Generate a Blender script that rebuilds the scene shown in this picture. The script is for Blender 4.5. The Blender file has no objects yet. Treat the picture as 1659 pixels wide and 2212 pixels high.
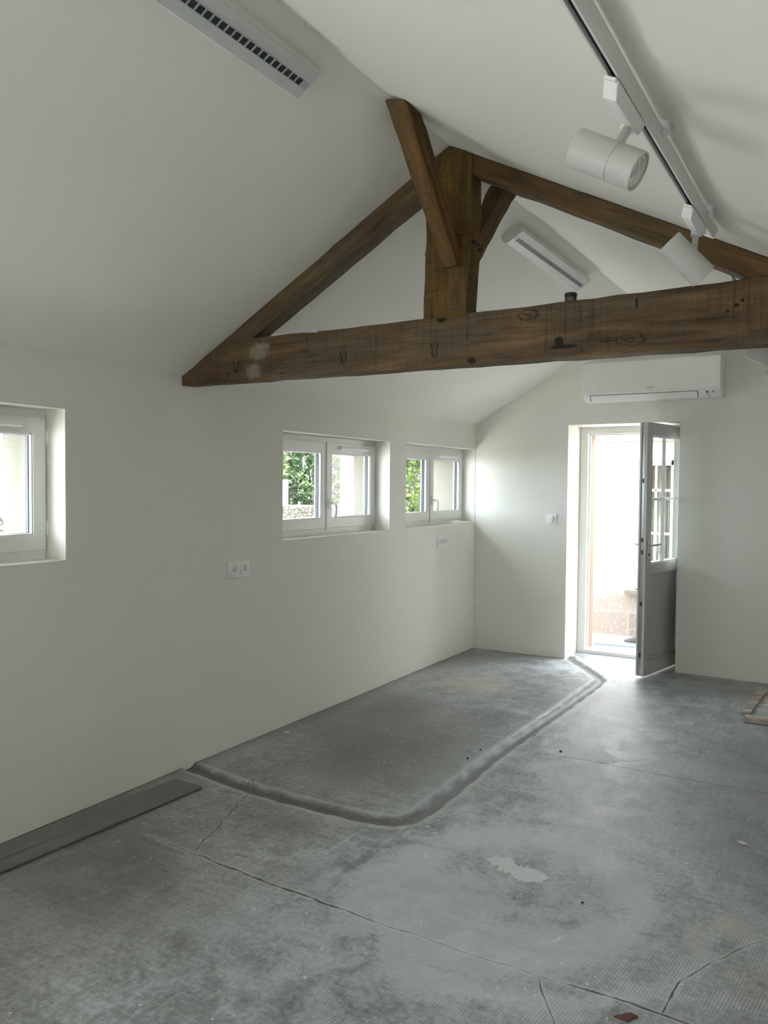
import bpy, bmesh, math, random
import numpy as np
from mathutils import Vector, Matrix, Euler

# ------------------------------------------------------------------ camera, sky, sun, exposure
SC = bpy.context.scene
COL = SC.collection
rnd = random.Random(7)
PI = math.pi

YAW, PITCH, ROLL = 0.53520, -0.03574, 0.00876
cd = bpy.data.cameras.new('camera')
cam = bpy.data.objects.new('camera', cd)
COL.objects.link(cam)
fw = Vector((-0.51002515, 0.8594171, -0.03572949))
rt = Vector((0.8597733, 0.51060075, 0.00876067))
up = Vector((-0.02577257, 0.0262511, 0.9993231))
m = Matrix((rt, up, -fw)).transposed().to_4x4()
m.translation = Vector((3.1733751, 0.0, 1.58056696))
cam.matrix_world = m
cd.sensor_fit = 'VERTICAL'
cd.sensor_height = 24.0
cd.lens = 24.0 * 1728.4 / 2212.0
cd.clip_start = 0.05
SC.camera = cam

SKY, SUN, EXPO = 10.0, 15.5, 0.90
w = bpy.data.worlds.new('sky')
SC.world = w
w.use_nodes = True
bg = w.node_tree.nodes['Background']
bg.inputs['Color'].default_value = (0.84, 0.925, 1.0, 1)
bg.inputs['Strength'].default_value = SKY

sl = bpy.data.lights.new('sun', 'SUN')
sl.energy = SUN
sl.angle = math.radians(2.0)
sl.color = (1.0, 0.96, 0.9)
so = bpy.data.objects.new('sun', sl)
COL.objects.link(so)
so.rotation_euler = Vector((-0.30, 0.40, -0.87)).to_track_quat('-Z', 'Y').to_euler()
so.location = (3, -4, 9)

SC.view_settings.view_transform = 'Standard'
SC.view_settings.look = 'None'
SC.view_settings.gamma = 1.0
SC.view_settings.use_curve_mapping = False
SC.view_settings.exposure = EXPO
SC.render.engine = 'CYCLES'
SC.cycles.use_denoising = True
SC.cycles.max_bounces = 10
SC.cycles.diffuse_bounces = 7
SC.cycles.use_adaptive_sampling = True
SC.cycles.adaptive_threshold = 0.06
SC.cycles.glossy_bounces = 3
SC.cycles.transparent_max_bounces = 12
SC.cycles.sample_clamp_indirect = 12.0
SC.cycles.caustics_reflective = False
SC.cycles.caustics_refractive = False


def portal(name, loc, rot, sx, sy):
    l = bpy.data.lights.new(name, 'AREA')
    l.shape = 'RECTANGLE'
    l.size, l.size_y = sx, sy
    l.cycles.is_portal = True
    o = bpy.data.objects.new(name, l)
    o.location = loc
    o.rotation_euler = rot
    COL.objects.link(o)


# ------------------------------------------------------------------ measured room
D = 7.058            # back wall
HE = 2.149           # eave height at the left wall
TL = 0.57            # pitch of the left slope
XR = 1.596           # ridge
ZR = HE + TL * XR
TR_ = 0.514          # pitch of the right slope
YT = 3.187           # front face of the truss
XW = 3.80            # right wall
YF = -2.6            # wall behind the camera
WZ0, WZ1 = 1.21, 1.913
WINS = [(1.087, 2.443), (4.076, 5.432), (5.690, 7.054)]
FILL_LEFT = (-2.2, -0.7, 2.05)      # unseen opening added in the left wall for fill daylight: y, y, height
FILL_REAR = (1.2, 1.3, 2.05)       # unseen slot added behind the camera for fill daylight: x, x, height
D0, D1, DH = 0.908, 1.8675, 2.12
YDF = 7.42           # inner face of the door frame
YO = 7.74            # outer face of the back wall


def zs(x):
    return HE + TL * x if x < XR else ZR - TR_ * (x - XR)


for (a, b) in WINS:
    portal('daylight_portal', (-0.46, (a + b) / 2, (WZ0 + WZ1) / 2), (0, -PI / 2, 0), WZ1 - WZ0, b - a)
portal('daylight_portal', (-0.46, (FILL_LEFT[0] + FILL_LEFT[1]) / 2, FILL_LEFT[2] / 2), (0, -PI / 2, 0), FILL_LEFT[2], FILL_LEFT[1] - FILL_LEFT[0])
portal('daylight_portal', ((FILL_REAR[0] + FILL_REAR[1]) / 2, YF - 0.29, FILL_REAR[2] / 2), (PI / 2, 0, 0), FILL_REAR[1] - FILL_REAR[0], FILL_REAR[2])
portal('daylight_portal', ((D0 + D1) / 2, YO - 0.02, DH / 2), (-PI / 2, 0, 0), D1 - D0, DH)


# ------------------------------------------------------------------ node helper
class NT:
    def __init__(s, name):
        s.m = bpy.data.materials.new(name)
        s.m.use_nodes = True
        s.t = s.m.node_tree
        s.b = s.t.nodes['Principled BSDF']
        s.out = s.t.nodes['Material Output']

    def n(s, typ, **kw):
        nd = s.t.nodes.new(typ)
        for k, v in kw.items():
            setattr(nd, k, v)
        return nd

    def put(s, sock, v):
        if isinstance(v, bpy.types.NodeSocket):
            s.t.links.new(v, sock)
        elif isinstance(v, (tuple, list)) and sock.type == 'RGBA' and len(v) == 3:
            sock.default_value = (*v, 1)
        else:
            sock.default_value = v

    def math(s, op, a, b=0.0, c=None, clamp=False):
        nd = s.n('ShaderNodeMath', operation=op, use_clamp=clamp)
        s.put(nd.inputs[0], a)
        s.put(nd.inputs[1], b)
        if c is not None:
            s.put(nd.inputs[2], c)
        return nd.outputs[0]

    def coord(s, kind='Object'):
        return s.n('ShaderNodeTexCoord').outputs[kind]

    def mapping(s, vec, scale=(1, 1, 1), loc=(0, 0, 0), rot=(0, 0, 0)):
        nd = s.n('ShaderNodeMapping')
        s.put(nd.inputs['Vector'], vec)
        nd.inputs['Scale'].default_value = scale
        nd.inputs['Location'].default_value = loc
        nd.inputs['Rotation'].default_value = rot
        return nd.outputs[0]

    def noise(s, vec, scale, detail=4.0, rough=0.55, dist=0.0):
        nd = s.n('ShaderNodeTexNoise')
        s.put(nd.inputs['Vector'], vec)
        nd.inputs['Scale'].default_value = scale
        nd.inputs['Detail'].default_value = detail
        nd.inputs['Roughness'].default_value = rough
        nd.inputs['Distortion'].default_value = dist
        return nd.outputs['Fac']

    def vor(s, vec, scale, feature='F1', out='Distance', rand=1.0):
        nd = s.n('ShaderNodeTexVoronoi', feature=feature)
        s.put(nd.inputs['Vector'], vec)
        nd.inputs['Scale'].default_value = scale
        nd.inputs['Randomness'].default_value = rand
        return nd.outputs[out]

    def ramp(s, fac, stops, interp='LINEAR'):
        nd = s.n('ShaderNodeValToRGB')
        cr = nd.color_ramp
        cr.interpolation = interp
        while len(cr.elements) < len(stops):
            cr.elements.new(0.5)
        for e, (p, c) in zip(cr.elements, stops):
            e.position = p
            e.color = (c, c, c, 1) if isinstance(c, (int, float)) else (*c, 1)
        s.put(nd.inputs[0], fac)
        return nd.outputs[0]

    def step(s, fac, lo, hi):
        nd = s.n('ShaderNodeMapRange', interpolation_type='SMOOTHSTEP')
        s.put(nd.inputs['Value'], fac)
        s.put(nd.inputs['From Min'], lo)
        s.put(nd.inputs['From Max'], hi)
        return nd.outputs['Result']

    def mix(s, fac, a, b, blend='MIX'):
        nd = s.n('ShaderNodeMix', data_type='RGBA', blend_type=blend)
        s.put(nd.inputs['Factor'], fac)
        s.put(nd.inputs[6], a)
        s.put(nd.inputs[7], b)
        return nd.outputs[2]

    def attr(s, name):
        nd = s.n('ShaderNodeAttribute', attribute_name=name)
        return nd.outputs['Fac']

    def bump(s, height, strength=0.2, dist=0.01, prev=None):
        nd = s.n('ShaderNodeBump')
        nd.inputs['Strength'].default_value = strength
        nd.inputs['Distance'].default_value = dist
        s.put(nd.inputs['Height'], height)
        if prev is not None:
            s.put(nd.inputs['Normal'], prev)
        return nd.outputs[0]

    def done(s, color=None, rough=None, normal=None, **kw):
        if color is not None:
            s.put(s.b.inputs['Base Color'], color)
        if rough is not None:
            s.put(s.b.inputs['Roughness'], rough)
        if normal is not None:
            s.put(s.b.inputs['Normal'], normal)
        for k, v in kw.items():
            s.put(s.b.inputs[k.replace('_', ' ')], v)
        return s.m


def simple(name, color, rough=0.5, var=0.06, nscale=30.0, metallic=0.0, bump=0.0, spec=0.5):
    t = NT(name)
    c = t.coord()
    n = t.noise(c, nscale, 3)
    dark = tuple(v * (1 - var) for v in color)
    lite = tuple(min(1, v * (1 + var)) for v in color)
    col = t.mix(n, dark, lite)
    nor = t.bump(n, bump, 0.002) if bump else None
    return t.done(col, rough, nor, Metallic=metallic, Specular_IOR_Level=spec)


def plaster(name, color):
    t = NT(name)
    c = t.coord()
    n = t.noise(c, 1.4, 3)
    f = t.noise(c, 220, 2)
    col = t.mix(n, tuple(v * 0.985 for v in color), tuple(v * 1.012 for v in color))
    h = t.math('ADD', t.math('MULTIPLY', n, 0.6), t.math('MULTIPLY', f, 0.02))
    return t.done(col, 0.62, t.bump(h, 0.15, 0.004), Specular_IOR_Level=0.3)


M = {}
M['wall'] = plaster('wall_paint', (0.83, 0.815, 0.755))
M['ceil'] = plaster('ceiling_paint', (0.90, 0.887, 0.838))
M['pvc'] = simple('white_pvc', (0.83, 0.83, 0.81), 0.32, 0.02)
M['white'] = simple('white_plastic', (0.90, 0.90, 0.90), 0.38, 0.02)
M['ac'] = simple('air_conditioner_white', (0.90, 0.895, 0.875), 0.35, 0.01)
M['housing'] = simple('lamp_housing', (0.66, 0.66, 0.63), 0.45, 0.02)
M['spot'] = simple('spot_paint', (0.52, 0.515, 0.495), 0.45, 0.02)
M['lacquer'] = simple('white_lacquer', (0.78, 0.78, 0.76), 0.42, 0.02)
M['door'] = simple('painted_door', (0.60, 0.61, 0.61), 0.40, 0.03)
M['steel'] = simple('brushed_steel', (0.55, 0.54, 0.52), 0.32, 0.05, 60, 1.0)
M['gasket'] = simple('dark_gasket', (0.055, 0.06, 0.075), 0.5, 0.1)
M['black'] = simple('black_plastic', (0.02, 0.02, 0.02), 0.45, 0.1)
M['grey_ink'] = simple('grey_ink', (0.16, 0.16, 0.16), 0.5, 0.1)
M['louvre'] = simple('louvre_dark', (0.035, 0.035, 0.04), 0.35, 0.1)
M['louvre_grey'] = simple('louvre_grey', (0.10, 0.105, 0.11), 0.3, 0.1)
M['louvre_metal'] = simple('louvre_metal', (0.55, 0.57, 0.6), 0.3, 0.04, 30, 0.3)
M['lamp_face'] = simple('lamp_face_metal', (0.70, 0.70, 0.70), 0.32, 0.03, 8, 0.15)
M['iron'] = simple('rusty_iron', (0.03, 0.022, 0.018), 0.7, 0.3, 80)
M['track_dark'] = simple('track_channel', (0.03, 0.035, 0.05), 0.3, 0.1)
M['copper'] = simple('track_rail', (0.5, 0.5, 0.52), 0.25, 0.05, 30, 1.0)
M['lens'] = simple('lamp_lens', (0.62, 0.62, 0.64), 0.15, 0.03, 30, 0.3)
M['chip'] = simple('mortar_crumb', (0.035, 0.033, 0.03), 0.9, 0.3, 200)
M['chip_red'] = simple('rust_red_flake', (0.13, 0.05, 0.035), 0.8, 0.3, 200)
M['chip_white'] = simple('white_flake', (0.62, 0.62, 0.6), 0.8, 0.1, 200)


def glass(name, tint=(0.93, 0.95, 0.95)):
    t = NT(name)
    t.t.nodes.remove(t.b)
    tr = t.n('ShaderNodeBsdfTransparent')
    tr.inputs[0].default_value = (*tint, 1)
    gl = t.n('ShaderNodeBsdfGlossy')
    gl.inputs['Roughness'].default_value = 0.01
    lw = t.n('ShaderNodeLayerWeight')
    lw.inputs[0].default_value = 0.5
    p5 = t.math('POWER', lw.outputs['Facing'], 5.0)
    fr = t.math('ADD', 0.035, t.math('MULTIPLY', p5, 0.9))
    mx = t.n('ShaderNodeMixShader')
    t.t.links.new(fr, mx.inputs[0])
    t.t.links.new(tr.outputs[0], mx.inputs[1])
    t.t.links.new(gl.outputs[0], mx.inputs[2])
    t.t.links.new(mx.outputs[0], t.out.inputs[0])
    return t.m


M['glass'] = glass('window_glass')


def wood(name, base=(0.135, 0.068, 0.028), kerf=0.5, spots=(), smears=(), warm=1.0):
    """aged timber: grain along local X, saw marks across it; spots = knots, smears = plaster (local x, z, rx, rz)"""
    t = NT(name)
    c = t.coord()
    g1 = t.noise(t.mapping(c, (1.1, 9, 9)), 2.2, 6, 0.62, 0.6)
    g2 = t.noise(t.mapping(c, (3.0, 60, 60)), 2.0, 4, 0.6, 0.3)
    big = t.noise(t.mapping(c, (1, 2.5, 2.5)), 2.0, 3)
    k1 = t.noise(t.mapping(c, (150, 6, 3)), 1.0, 3, 0.7)
    k2 = t.noise(t.mapping(c, (45, 3, 2)), 1.0, 4, 0.7)
    col = t.ramp(g1, [(0.30, tuple(v * 0.30 for v in base)), (0.5, base),
                      (0.68, tuple(min(1, v * 1.75) for v in base))])
    grey = (base[0] * 0.85, base[1] * 1.15, base[2] * 1.55)
    col = t.mix(t.math('MULTIPLY', t.step(big, 0.42, 0.66), 0.7), col, grey)
    patch = t.step(t.noise(t.mapping(c, (4, 10, 10)), 1.0, 3, 0.6), 0.38, 0.62)
    saw = t.math('MULTIPLY', t.math('MULTIPLY', t.step(t.math('ADD', t.math('MULTIPLY', k1, 0.7), t.math('MULTIPLY', k2, 0.3)), 0.47, 0.66), kerf), t.math('ADD', 0.25, t.math('MULTIPLY', patch, 0.75)))
    chk = t.noise(t.mapping(c, (1.6, 34, 34), loc=(3, 1, 2)), 1.0, 2, 0.5, 0.8)
    chk = t.math('SUBTRACT', 1.0, t.step(t.math('ABSOLUTE', t.math('SUBTRACT', chk, 0.5)), 0.004, 0.02))
    chk = t.math('MULTIPLY', chk, t.step(big, 0.45, 0.6))
    col = t.mix(saw, col, tuple(v * 0.22 for v in base))
    fine = t.math('MULTIPLY', t.step(g2, 0.52, 0.7), 0.45)
    col = t.mix(fine, col, tuple(v * 0.5 for v in base))
    col = t.mix(t.math('MULTIPLY', chk, 0.6), col, tuple(v * 0.2 for v in base))
    sx = t.n('ShaderNodeSeparateXYZ')
    t.put(sx.inputs[0], c)
    X, Z = sx.outputs[0], sx.outputs[2]
    wob = t.math('MULTIPLY', t.math('SUBTRACT', t.noise(c, 26, 4, 0.7), 0.5), 1.5)

    def ell(x, z, rx, rz):
        dx = t.math('DIVIDE', t.math('SUBTRACT', X, x), rx)
        dz = t.math('DIVIDE', t.math('SUBTRACT', Z, z), rz)
        d = t.math('SQRT', t.math('ADD', t.math('MULTIPLY', dx, dx), t.math('MULTIPLY', dz, dz)))
        return t.math('ADD', d, wob)
    for sp in spots:
        d = ell(*sp[:4])
        kind = sp[4] if len(sp) > 4 else 'knot'
        if kind == 'knot':
            ringn = t.math('MULTIPLY', t.step(t.math('SINE', t.math('MULTIPLY', d, 11.0)), 0.2, 0.9), t.math('SUBTRACT', 1.0, t.step(d, 0.85, 1.15)))
            col = t.mix(t.math('MULTIPLY', ringn, 0.75), col, tuple(v * 0.14 for v in base))
        else:
            col = t.mix(t.math('SUBTRACT', 1.0, t.step(d, 0.6, 1.0)), col, tuple(v * 0.12 for v in base))
    for (x, z, rx, rz) in smears:
        d = ell(x, z, rx, rz)
        col = t.mix(t.math('MULTIPLY', t.math('SUBTRACT', 1.0, t.step(d, 0.55, 1.1)), 0.55), col, (0.30, 0.27, 0.22))
    h = t.math('ADD', t.math('MULTIPLY', saw, -0.6), t.math('ADD', g1, t.math('MULTIPLY', g2, 0.4)))
    return t.done(col, 0.68, t.bump(h, 0.5, 0.003), Specular_IOR_Level=0.3)


# ------------------------------------------------------------------ mesh helper
class MB:
    def __init__(s):
        s.v, s.f = [], []

    def add(s, vs, fs):
        k = len(s.v)
        s.v += [tuple(v) for v in vs]
        s.f += [tuple(i + k for i in f) for f in fs]
        return s

    def box(s, x0, x1, y0, y1, z0, z1):
        return s.add([(x0, y0, z0), (x1, y0, z0), (x1, y1, z0), (x0, y1, z0), (x0, y0, z1), (x1, y0, z1), (x1, y1, z1), (x0, y1, z1)],
                     [(0, 3, 2, 1), (4, 5, 6, 7), (0, 1, 5, 4), (1, 2, 6, 5), (2, 3, 7, 6), (3, 0, 4, 7)])

    def prism(s, poly, a0, a1, axis='y'):
        """poly in (x,z) extruded along y, in (y,z) along x, or in (x,y) along z"""
        f = {'y': lambda p, a: (p[0], a, p[1]), 'x': lambda p, a: (a, p[0], p[1]), 'z': lambda p, a: (p[0], p[1], a)}[axis]
        n = len(poly)
        vs = [f(p, a0) for p in poly] + [f(p, a1) for p in poly]
        fs = [tuple(range(n))[::-1], tuple(range(n, 2 * n))] + [(i, (i + 1) % n, n + (i + 1) % n, n + i) for i in range(n)]
        return s.add(vs, fs)

    def ringbox(s, y0, y1, z0, z1, wl, wr, wb, wt, x0, x1):
        """rectangular frame in the yz plane with thickness x0..x1"""
        O = [(y0, z0), (y1, z0), (y1, z1), (y0, z1)]
        I = [(y0 + wl, z0 + wb), (y1 - wr, z0 + wb), (y1 - wr, z1 - wt), (y0 + wl, z1 - wt)]
        vs = [(x, *p) for x in (x0, x1) for p in O + I]
        fs = []
        for i in range(4):
            j = (i + 1) % 4
            fs += [(i, j, 4 + j, 4 + i), (8 + i, 12 + i, 12 + j, 8 + j), (i, 8 + i, 8 + j, j), (4 + i, 4 + j, 12 + j, 12 + i)]
        return s.add(vs, fs)

    def tube(s, pts, r, n=10, caps=True):
        pts = [Vector(p) for p in pts]
        rs = r if isinstance(r, (list, tuple)) else [r] * len(pts)
        rings = []
        prevu = None
        for i, p in enumerate(pts):
            d = (pts[min(i + 1, len(pts) - 1)] - pts[max(i - 1, 0)]).normalized()
            if prevu is None:
                u = d.orthogonal().normalized()
            else:
                u = (prevu - d * prevu.dot(d)).normalized()
            prevu = u
            v = d.cross(u)
            rings.append([p + (u * math.cos(2 * PI * k / n) + v * math.sin(2 * PI * k / n)) * rs[i] for k in range(n)])
        vs = [q for R in rings for q in R]
        fs = []
        for i in range(len(pts) - 1):
            for k in range(n):
                a, b = i * n + k, i * n + (k + 1) % n
                fs.append((a, b, b + n, a + n))
        if caps:
            fs += [tuple(range(n))[::-1], tuple(range((len(pts) - 1) * n, len(pts) * n))]
        return s.add(vs, fs)

    def lathe(s, prof, p, d, n=40):
        """prof: (distance along d, radius); spun about the line p + t d"""
        d = Vector(d).normalized()
        p = Vector(p)
        u = d.orthogonal().normalized()
        v = d.cross(u)
        vs, fs = [], []
        for (a, r) in prof:
            for k in range(n):
                vs.append(p + d * a + (u * math.cos(2 * PI * k / n) + v * math.sin(2 * PI * k / n)) * r)
        for i in range(len(prof) - 1):
            for k in range(n):
                x, y = i * n + k, i * n + (k + 1) % n
                fs.append((x, y, y + n, x + n))
        if prof[0][1] > 1e-6:
            fs.append(tuple(range(n))[::-1])
        if prof[-1][1] > 1e-6:
            fs.append(tuple(range((len(prof) - 1) * n, len(prof) * n)))
        return s.add(vs, fs)

    def xf(s, mat):
        s.v = [tuple(mat @ Vector(v)) for v in s.v]
        return s


def WM(o):
    mt = o.matrix_basis.copy()
    while o.parent:
        o = o.parent
        mt = o.matrix_basis @ mt
    return mt


def obj(name, mb, mat, parent=None, M_=None, bevel=0.0, seg=2, smooth=False, angle=35):
    """link one mesh; mb is in world coordinates; M_ = the object's own world matrix (for its texture frame)"""
    pw = WM(parent) if parent else Matrix.Identity(4)
    mw = M_ if M_ is not None else pw
    inv = mw.inverted()
    me = bpy.data.meshes.new(name)
    me.from_pydata([inv @ Vector(v) for v in mb.v], [], mb.f)
    bm = bmesh.new()
    bm.from_mesh(me)
    bmesh.ops.remove_doubles(bm, verts=bm.verts, dist=1e-6)
    bmesh.ops.recalc_face_normals(bm, faces=bm.faces)
    bm.to_mesh(me)
    bm.free()
    me.materials.append(mat)
    o = bpy.data.objects.new(name, me)
    COL.objects.link(o)
    if parent:
        o.parent = parent
    o.matrix_basis = pw.inverted() @ mw
    if smooth:
        me.polygons.foreach_set('use_smooth', [True] * len(me.polygons))
        me.set_sharp_from_angle(angle=math.radians(angle))
    if bevel:
        md = o.modifiers.new('bevel', 'BEVEL')
        md.width = bevel
        md.segments = seg
        md.limit_method = 'ANGLE'
        md.angle_limit = math.radians(40)
    return o


def tag(o, label, cat, group=None, kind=None):
    o['label'] = label
    o['category'] = cat
    if group:
        o['group'] = group
    if kind:
        o['kind'] = kind
    return o


def thing(name, loc, label, cat, group=None, kind=None, rotz=0.0):
    o = bpy.data.objects.new(name, None)
    o.empty_display_size = 0.1
    COL.objects.link(o)
    o.location = loc
    o.rotation_euler = (0, 0, rotz)
    o.matrix_basis = Matrix.Translation(loc) @ Matrix.Rotation(rotz, 4, 'Z')
    return tag(o, label, cat, group, kind)


# ------------------------------------------------------------------ floor
def polyline_dist(PX, PY, pts):
    best = np.full(PX.shape, 9.0)
    for (x0, y0), (x1, y1) in zip(pts[:-1], pts[1:]):
        dx, dy = x1 - x0, y1 - y0
        L = dx * dx + dy * dy
        t = np.clip(((PX - x0) * dx + (PY - y0) * dy) / L, 0, 1)
        best = np.minimum(best, np.hypot(PX - x0 - t * dx, PY - y0 - t * dy))
    return best


GROOVE = [(-0.05, 3.245), (0.14, 3.213), (0.45, 3.165), (0.73, 3.150), (1.05, 3.155), (1.27, 3.172), (1.35, 3.200), (1.395, 3.265), (1.408, 3.36),
          (1.405, 3.7), (1.385, 4.20), (1.390, 4.8), (1.405, 5.5), (1.41, 6.10), (1.412, 6.36), (1.395, 6.47), (1.33, 6.58), (1.14, 6.85), (0.96, 7.09), (0.93, 7.16)]
rs = np.random.RandomState(5)


def crack(pts, step=0.05, jit=0.006):
    """resampled jittered polyline"""
    out = []
    for (a, b) in zip(pts[:-1], pts[1:]):
        n = max(2, int(math.hypot(b[0] - a[0], b[1] - a[1]) / step))
        for i in range(n):
            t = i / n
            out.append((a[0] + (b[0] - a[0]) * t, a[1] + (b[1] - a[1]) * t))
    out.append(pts[-1])
    o = np.array(out)
    o += rs.normal(0, jit, o.shape) * 0.7
    return o


def make_floor():
    xs = np.concatenate([np.arange(-0.05, 3.2, 0.0125), np.arange(3.2, XW + 0.06, 0.06)])
    ys = np.concatenate([np.arange(YF - 0.05, 1.4, 0.1), np.arange(1.4, 7.6, 0.0125)])
    nx, ny = len(xs), len(ys)
    PX, PY = np.meshgrid(xs, ys)
    g = polyline_dist(PX, PY, GROOVE)
    g2 = g + 0.006 * np.sin(PX * 31) * np.sin(PY * 27)
    prof = np.clip(1 - (g2 / 0.047) ** 2, 0, 1)
    PZ = -0.020 * prof ** 0.7 + 0.002 * np.exp(-((g2 - 0.066) / 0.018) ** 2)
    PZ += 0.0008 * np.sin(PX * 3.1 + 1) * np.sin(PY * 2.3)
    me = bpy.data.meshes.new('floor')
    co = np.stack([PX, PY, PZ], -1).reshape(-1, 3)
    me.vertices.add(nx * ny)
    me.vertices.foreach_set('co', co.ravel())
    idx = np.arange(nx * ny).reshape(ny, nx)
    q = np.stack([idx[:-1, :-1], idx[:-1, 1:], idx[1:, 1:], idx[1:, :-1]], -1).reshape(-1, 4)
    me.loops.add(q.size)
    me.loops.foreach_set('vertex_index', q.ravel())
    me.polygons.add(len(q))
    me.polygons.foreach_set('loop_start', np.arange(0, q.size, 4))
    me.polygons.foreach_set('loop_total', np.full(len(q), 4))
    me.polygons.foreach_set('use_smooth', np.ones(len(q), bool))
    me.update()

    def at(name, arr):
        a = me.attributes.new(name, 'FLOAT', 'POINT')
        a.data.foreach_set('value', np.ascontiguousarray(arr, dtype=np.float32).ravel())
    at('groove', g2)
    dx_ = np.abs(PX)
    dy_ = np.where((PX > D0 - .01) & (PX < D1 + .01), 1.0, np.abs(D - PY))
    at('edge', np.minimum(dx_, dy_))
    # cracks: signed distance across and a width along, so a thin line survives the grid spacing
    CR = [('x', [(0.42, 2.505), (0.78, 2.470), (0.88, 2.467), (1.256, 2.441), (1.69, 2.425), (2.2, 2.425), (2.45, 2.44), (2.71, 2.445), (3.1, 2.42)],
           [(0.42, 0.0), (0.6, .0015), (0.8, .0025), (.95, .0045), (1.5, .005), (1.66, .002), (1.9, .0012), (2.4, .001), (2.48, .004), (2.9, .0055), (3.1, .005)]),
          ('x', [(0.9, 4.47), (1.30, 4.53), (1.467, 4.47), (1.9, 4.508), (2.36, 4.498), (3.2, 4.56)],
           [(.75, 0), (.95, .002), (1.3, .002), (1.5, .004), (2.2, .0055), (2.5, .003), (3.2, .0025)]),
          ('y', [(2.40, 0.77), (2.49, 0.77), (3.128, 0.535), (3.405, 0.351)],
           [(2.46, 0), (2.5, .0022), (3.08, .002), (3.1, 0), (3.2, 0), (3.22, .0024), (3.4, 0)]),
          ('y', [(2.40, 2.70), (2.45, 2.71), (2.635, 2.717), (2.80, 2.79), (2.935, 2.865), (3.1, 2.97)],
           [(2.43, 0), (2.46, .003), (2.62, .003), (2.7, .0018), (3.0, .0018), (3.1, .001)]),
          ('y', [(1.8, 2.60), (2.235, 2.447), (2.415, 2.333), (2.5, 2.3)],
           [(1.8, .002), (2.2, .002), (2.4, .002), (2.43, 0)]),
          ('x', [(0.15, 5.13), (0.6, 5.09), (1.0, 5.085)],
           [(.15, 0), (.25, .0015), (.9, .0015), (1.0, 0)])]
    for i, (ax, pts, wd) in enumerate(CR):
        pl = crack(pts)
        pl = pl[np.argsort(pl[:, 0])]
        A, B = (PX, PY) if ax == 'x' else (PY, PX)
        at('crack%d' % i, B - np.interp(A, pl[:, 0], pl[:, 1]))
        wd = np.array(wd)
        wv = np.interp(A, wd[:, 0], wd[:, 1], left=0, right=0)
        wv = 1.7 * wv * (0.55 + 0.45 * np.sin(A * 23 + i) * np.sin(A * 61 + 2 * i) + 0.25)
        at('cwid%d' % i, np.where(np.abs(B - np.interp(A, pl[:, 0], pl[:, 1])) < 0.2, np.maximum(wv, 0), 0))

    def blob(cx, cy, rx, ry, rot=0.0):
        c_, s_ = math.cos(rot), math.sin(rot)
        u = ((PX - cx) * c_ + (PY - cy) * s_) / rx
        v = (-(PX - cx) * s_ + (PY - cy) * c_) / ry
        return np.exp(-(u * u + v * v))
    # splashed plaster (crisp edge made in the shader)
    sp = blob(2.00, 3.06, .10, .075) + 0.8 * blob(1.90, 3.10, .05, .03, .4) + .8 * blob(2.09, 3.05, .05, .06) + .9 * blob(1.50, 3.24, .035, .02, .9) + .8 * blob(1.56, 3.20, .04, .022)
    sp += .9 * blob(.10, 4.004, .035, .02) + .7 * blob(1.62, 2.99, .018, .06, .5) + .7 * blob(2.31, 2.66, .012, .07, -.3)
    at('splash', sp)
    # pale dust left by sweeping and sanding
    r = np.hypot(PX - 2.06, PY - 2.95)
    sweep = np.exp(-((r - 0.45) / .12) ** 2) * .7 + np.exp(-((r - .72) / .05) ** 2) * .5 * (PX > 1.9) + .55 * np.exp(-(r / .5) ** 2)
    dust = sweep + .8 * blob(1.75, 2.6, .45, .22, -.3) + .45 * blob(1.6, 2.2, .9, .5) + .75 * blob(1.70, 5.2, .25, .9) + .55 * blob(1.95, 4.1, .3, .5) + .6 * blob(1.05, 6.75, .6, .3) \
        + .35 * blob(1.4, 6.9, .6, .6) + .3 * blob(1.75, 3.4, .35, .5) + .3 * blob(2.4, 5.5, .4, .8) + .25 * blob(2.3, 2.2, .6, .4)
    at('dust', np.clip(dust, 0, 1.5))
    tan = .9 * blob(.62, 5.75, .42, .42) + .5 * blob(.40, 3.75, .3, .35) + .35 * blob(.45, 2.65, .3, .3) + 1.0 * blob(2.82, 3.08, .10, .085, .5) + .7 * blob(2.72, 2.90, .05, .12, .2) + .5 * blob(2.9, 2.75, .2, .25) + .4 * blob(2.5, 6.9, .8, .15)
    at('tan', np.clip(tan, 0, 1.2))
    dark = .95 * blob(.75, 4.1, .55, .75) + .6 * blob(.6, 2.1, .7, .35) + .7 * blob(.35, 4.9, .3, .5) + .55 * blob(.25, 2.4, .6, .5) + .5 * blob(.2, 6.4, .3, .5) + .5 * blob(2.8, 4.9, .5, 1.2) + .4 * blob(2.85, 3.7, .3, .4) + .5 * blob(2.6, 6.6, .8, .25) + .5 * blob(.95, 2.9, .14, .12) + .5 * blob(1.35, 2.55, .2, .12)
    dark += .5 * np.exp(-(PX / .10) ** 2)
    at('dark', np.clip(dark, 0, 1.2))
    # where the textured-mat print shows in the screed
    mesh = .9 * blob(2.6, 2.6, .8, .8) + .8 * blob(.5, 1.9, .8, .6) + .8 * blob(2.7, 4.6, .6, 1.6) + .8 * blob(1.9, 2.2, .7, .4) + .6 * blob(1.9, 4.3, .5, .7) + .6 * blob(1.7, 2.6, .3, .2)
    at('print', np.clip(mesh, 0, 1))
    o = bpy.data.objects.new('floor', me)
    COL.objects.link(o)

    t = NT('screed')
    c = t.coord()
    n1 = t.noise(c, 1.3, 6, 0.6, 0.4)
    n2 = t.noise(c, 6.0, 8, 0.68, 0.5)
    n3 = t.noise(c, 45, 6, 0.7)
    n4 = t.noise(t.mapping(c, (3, 30, 1), rot=(0, 0, 0.5)), 1.6, 6, 0.7, 0.3)
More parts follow.
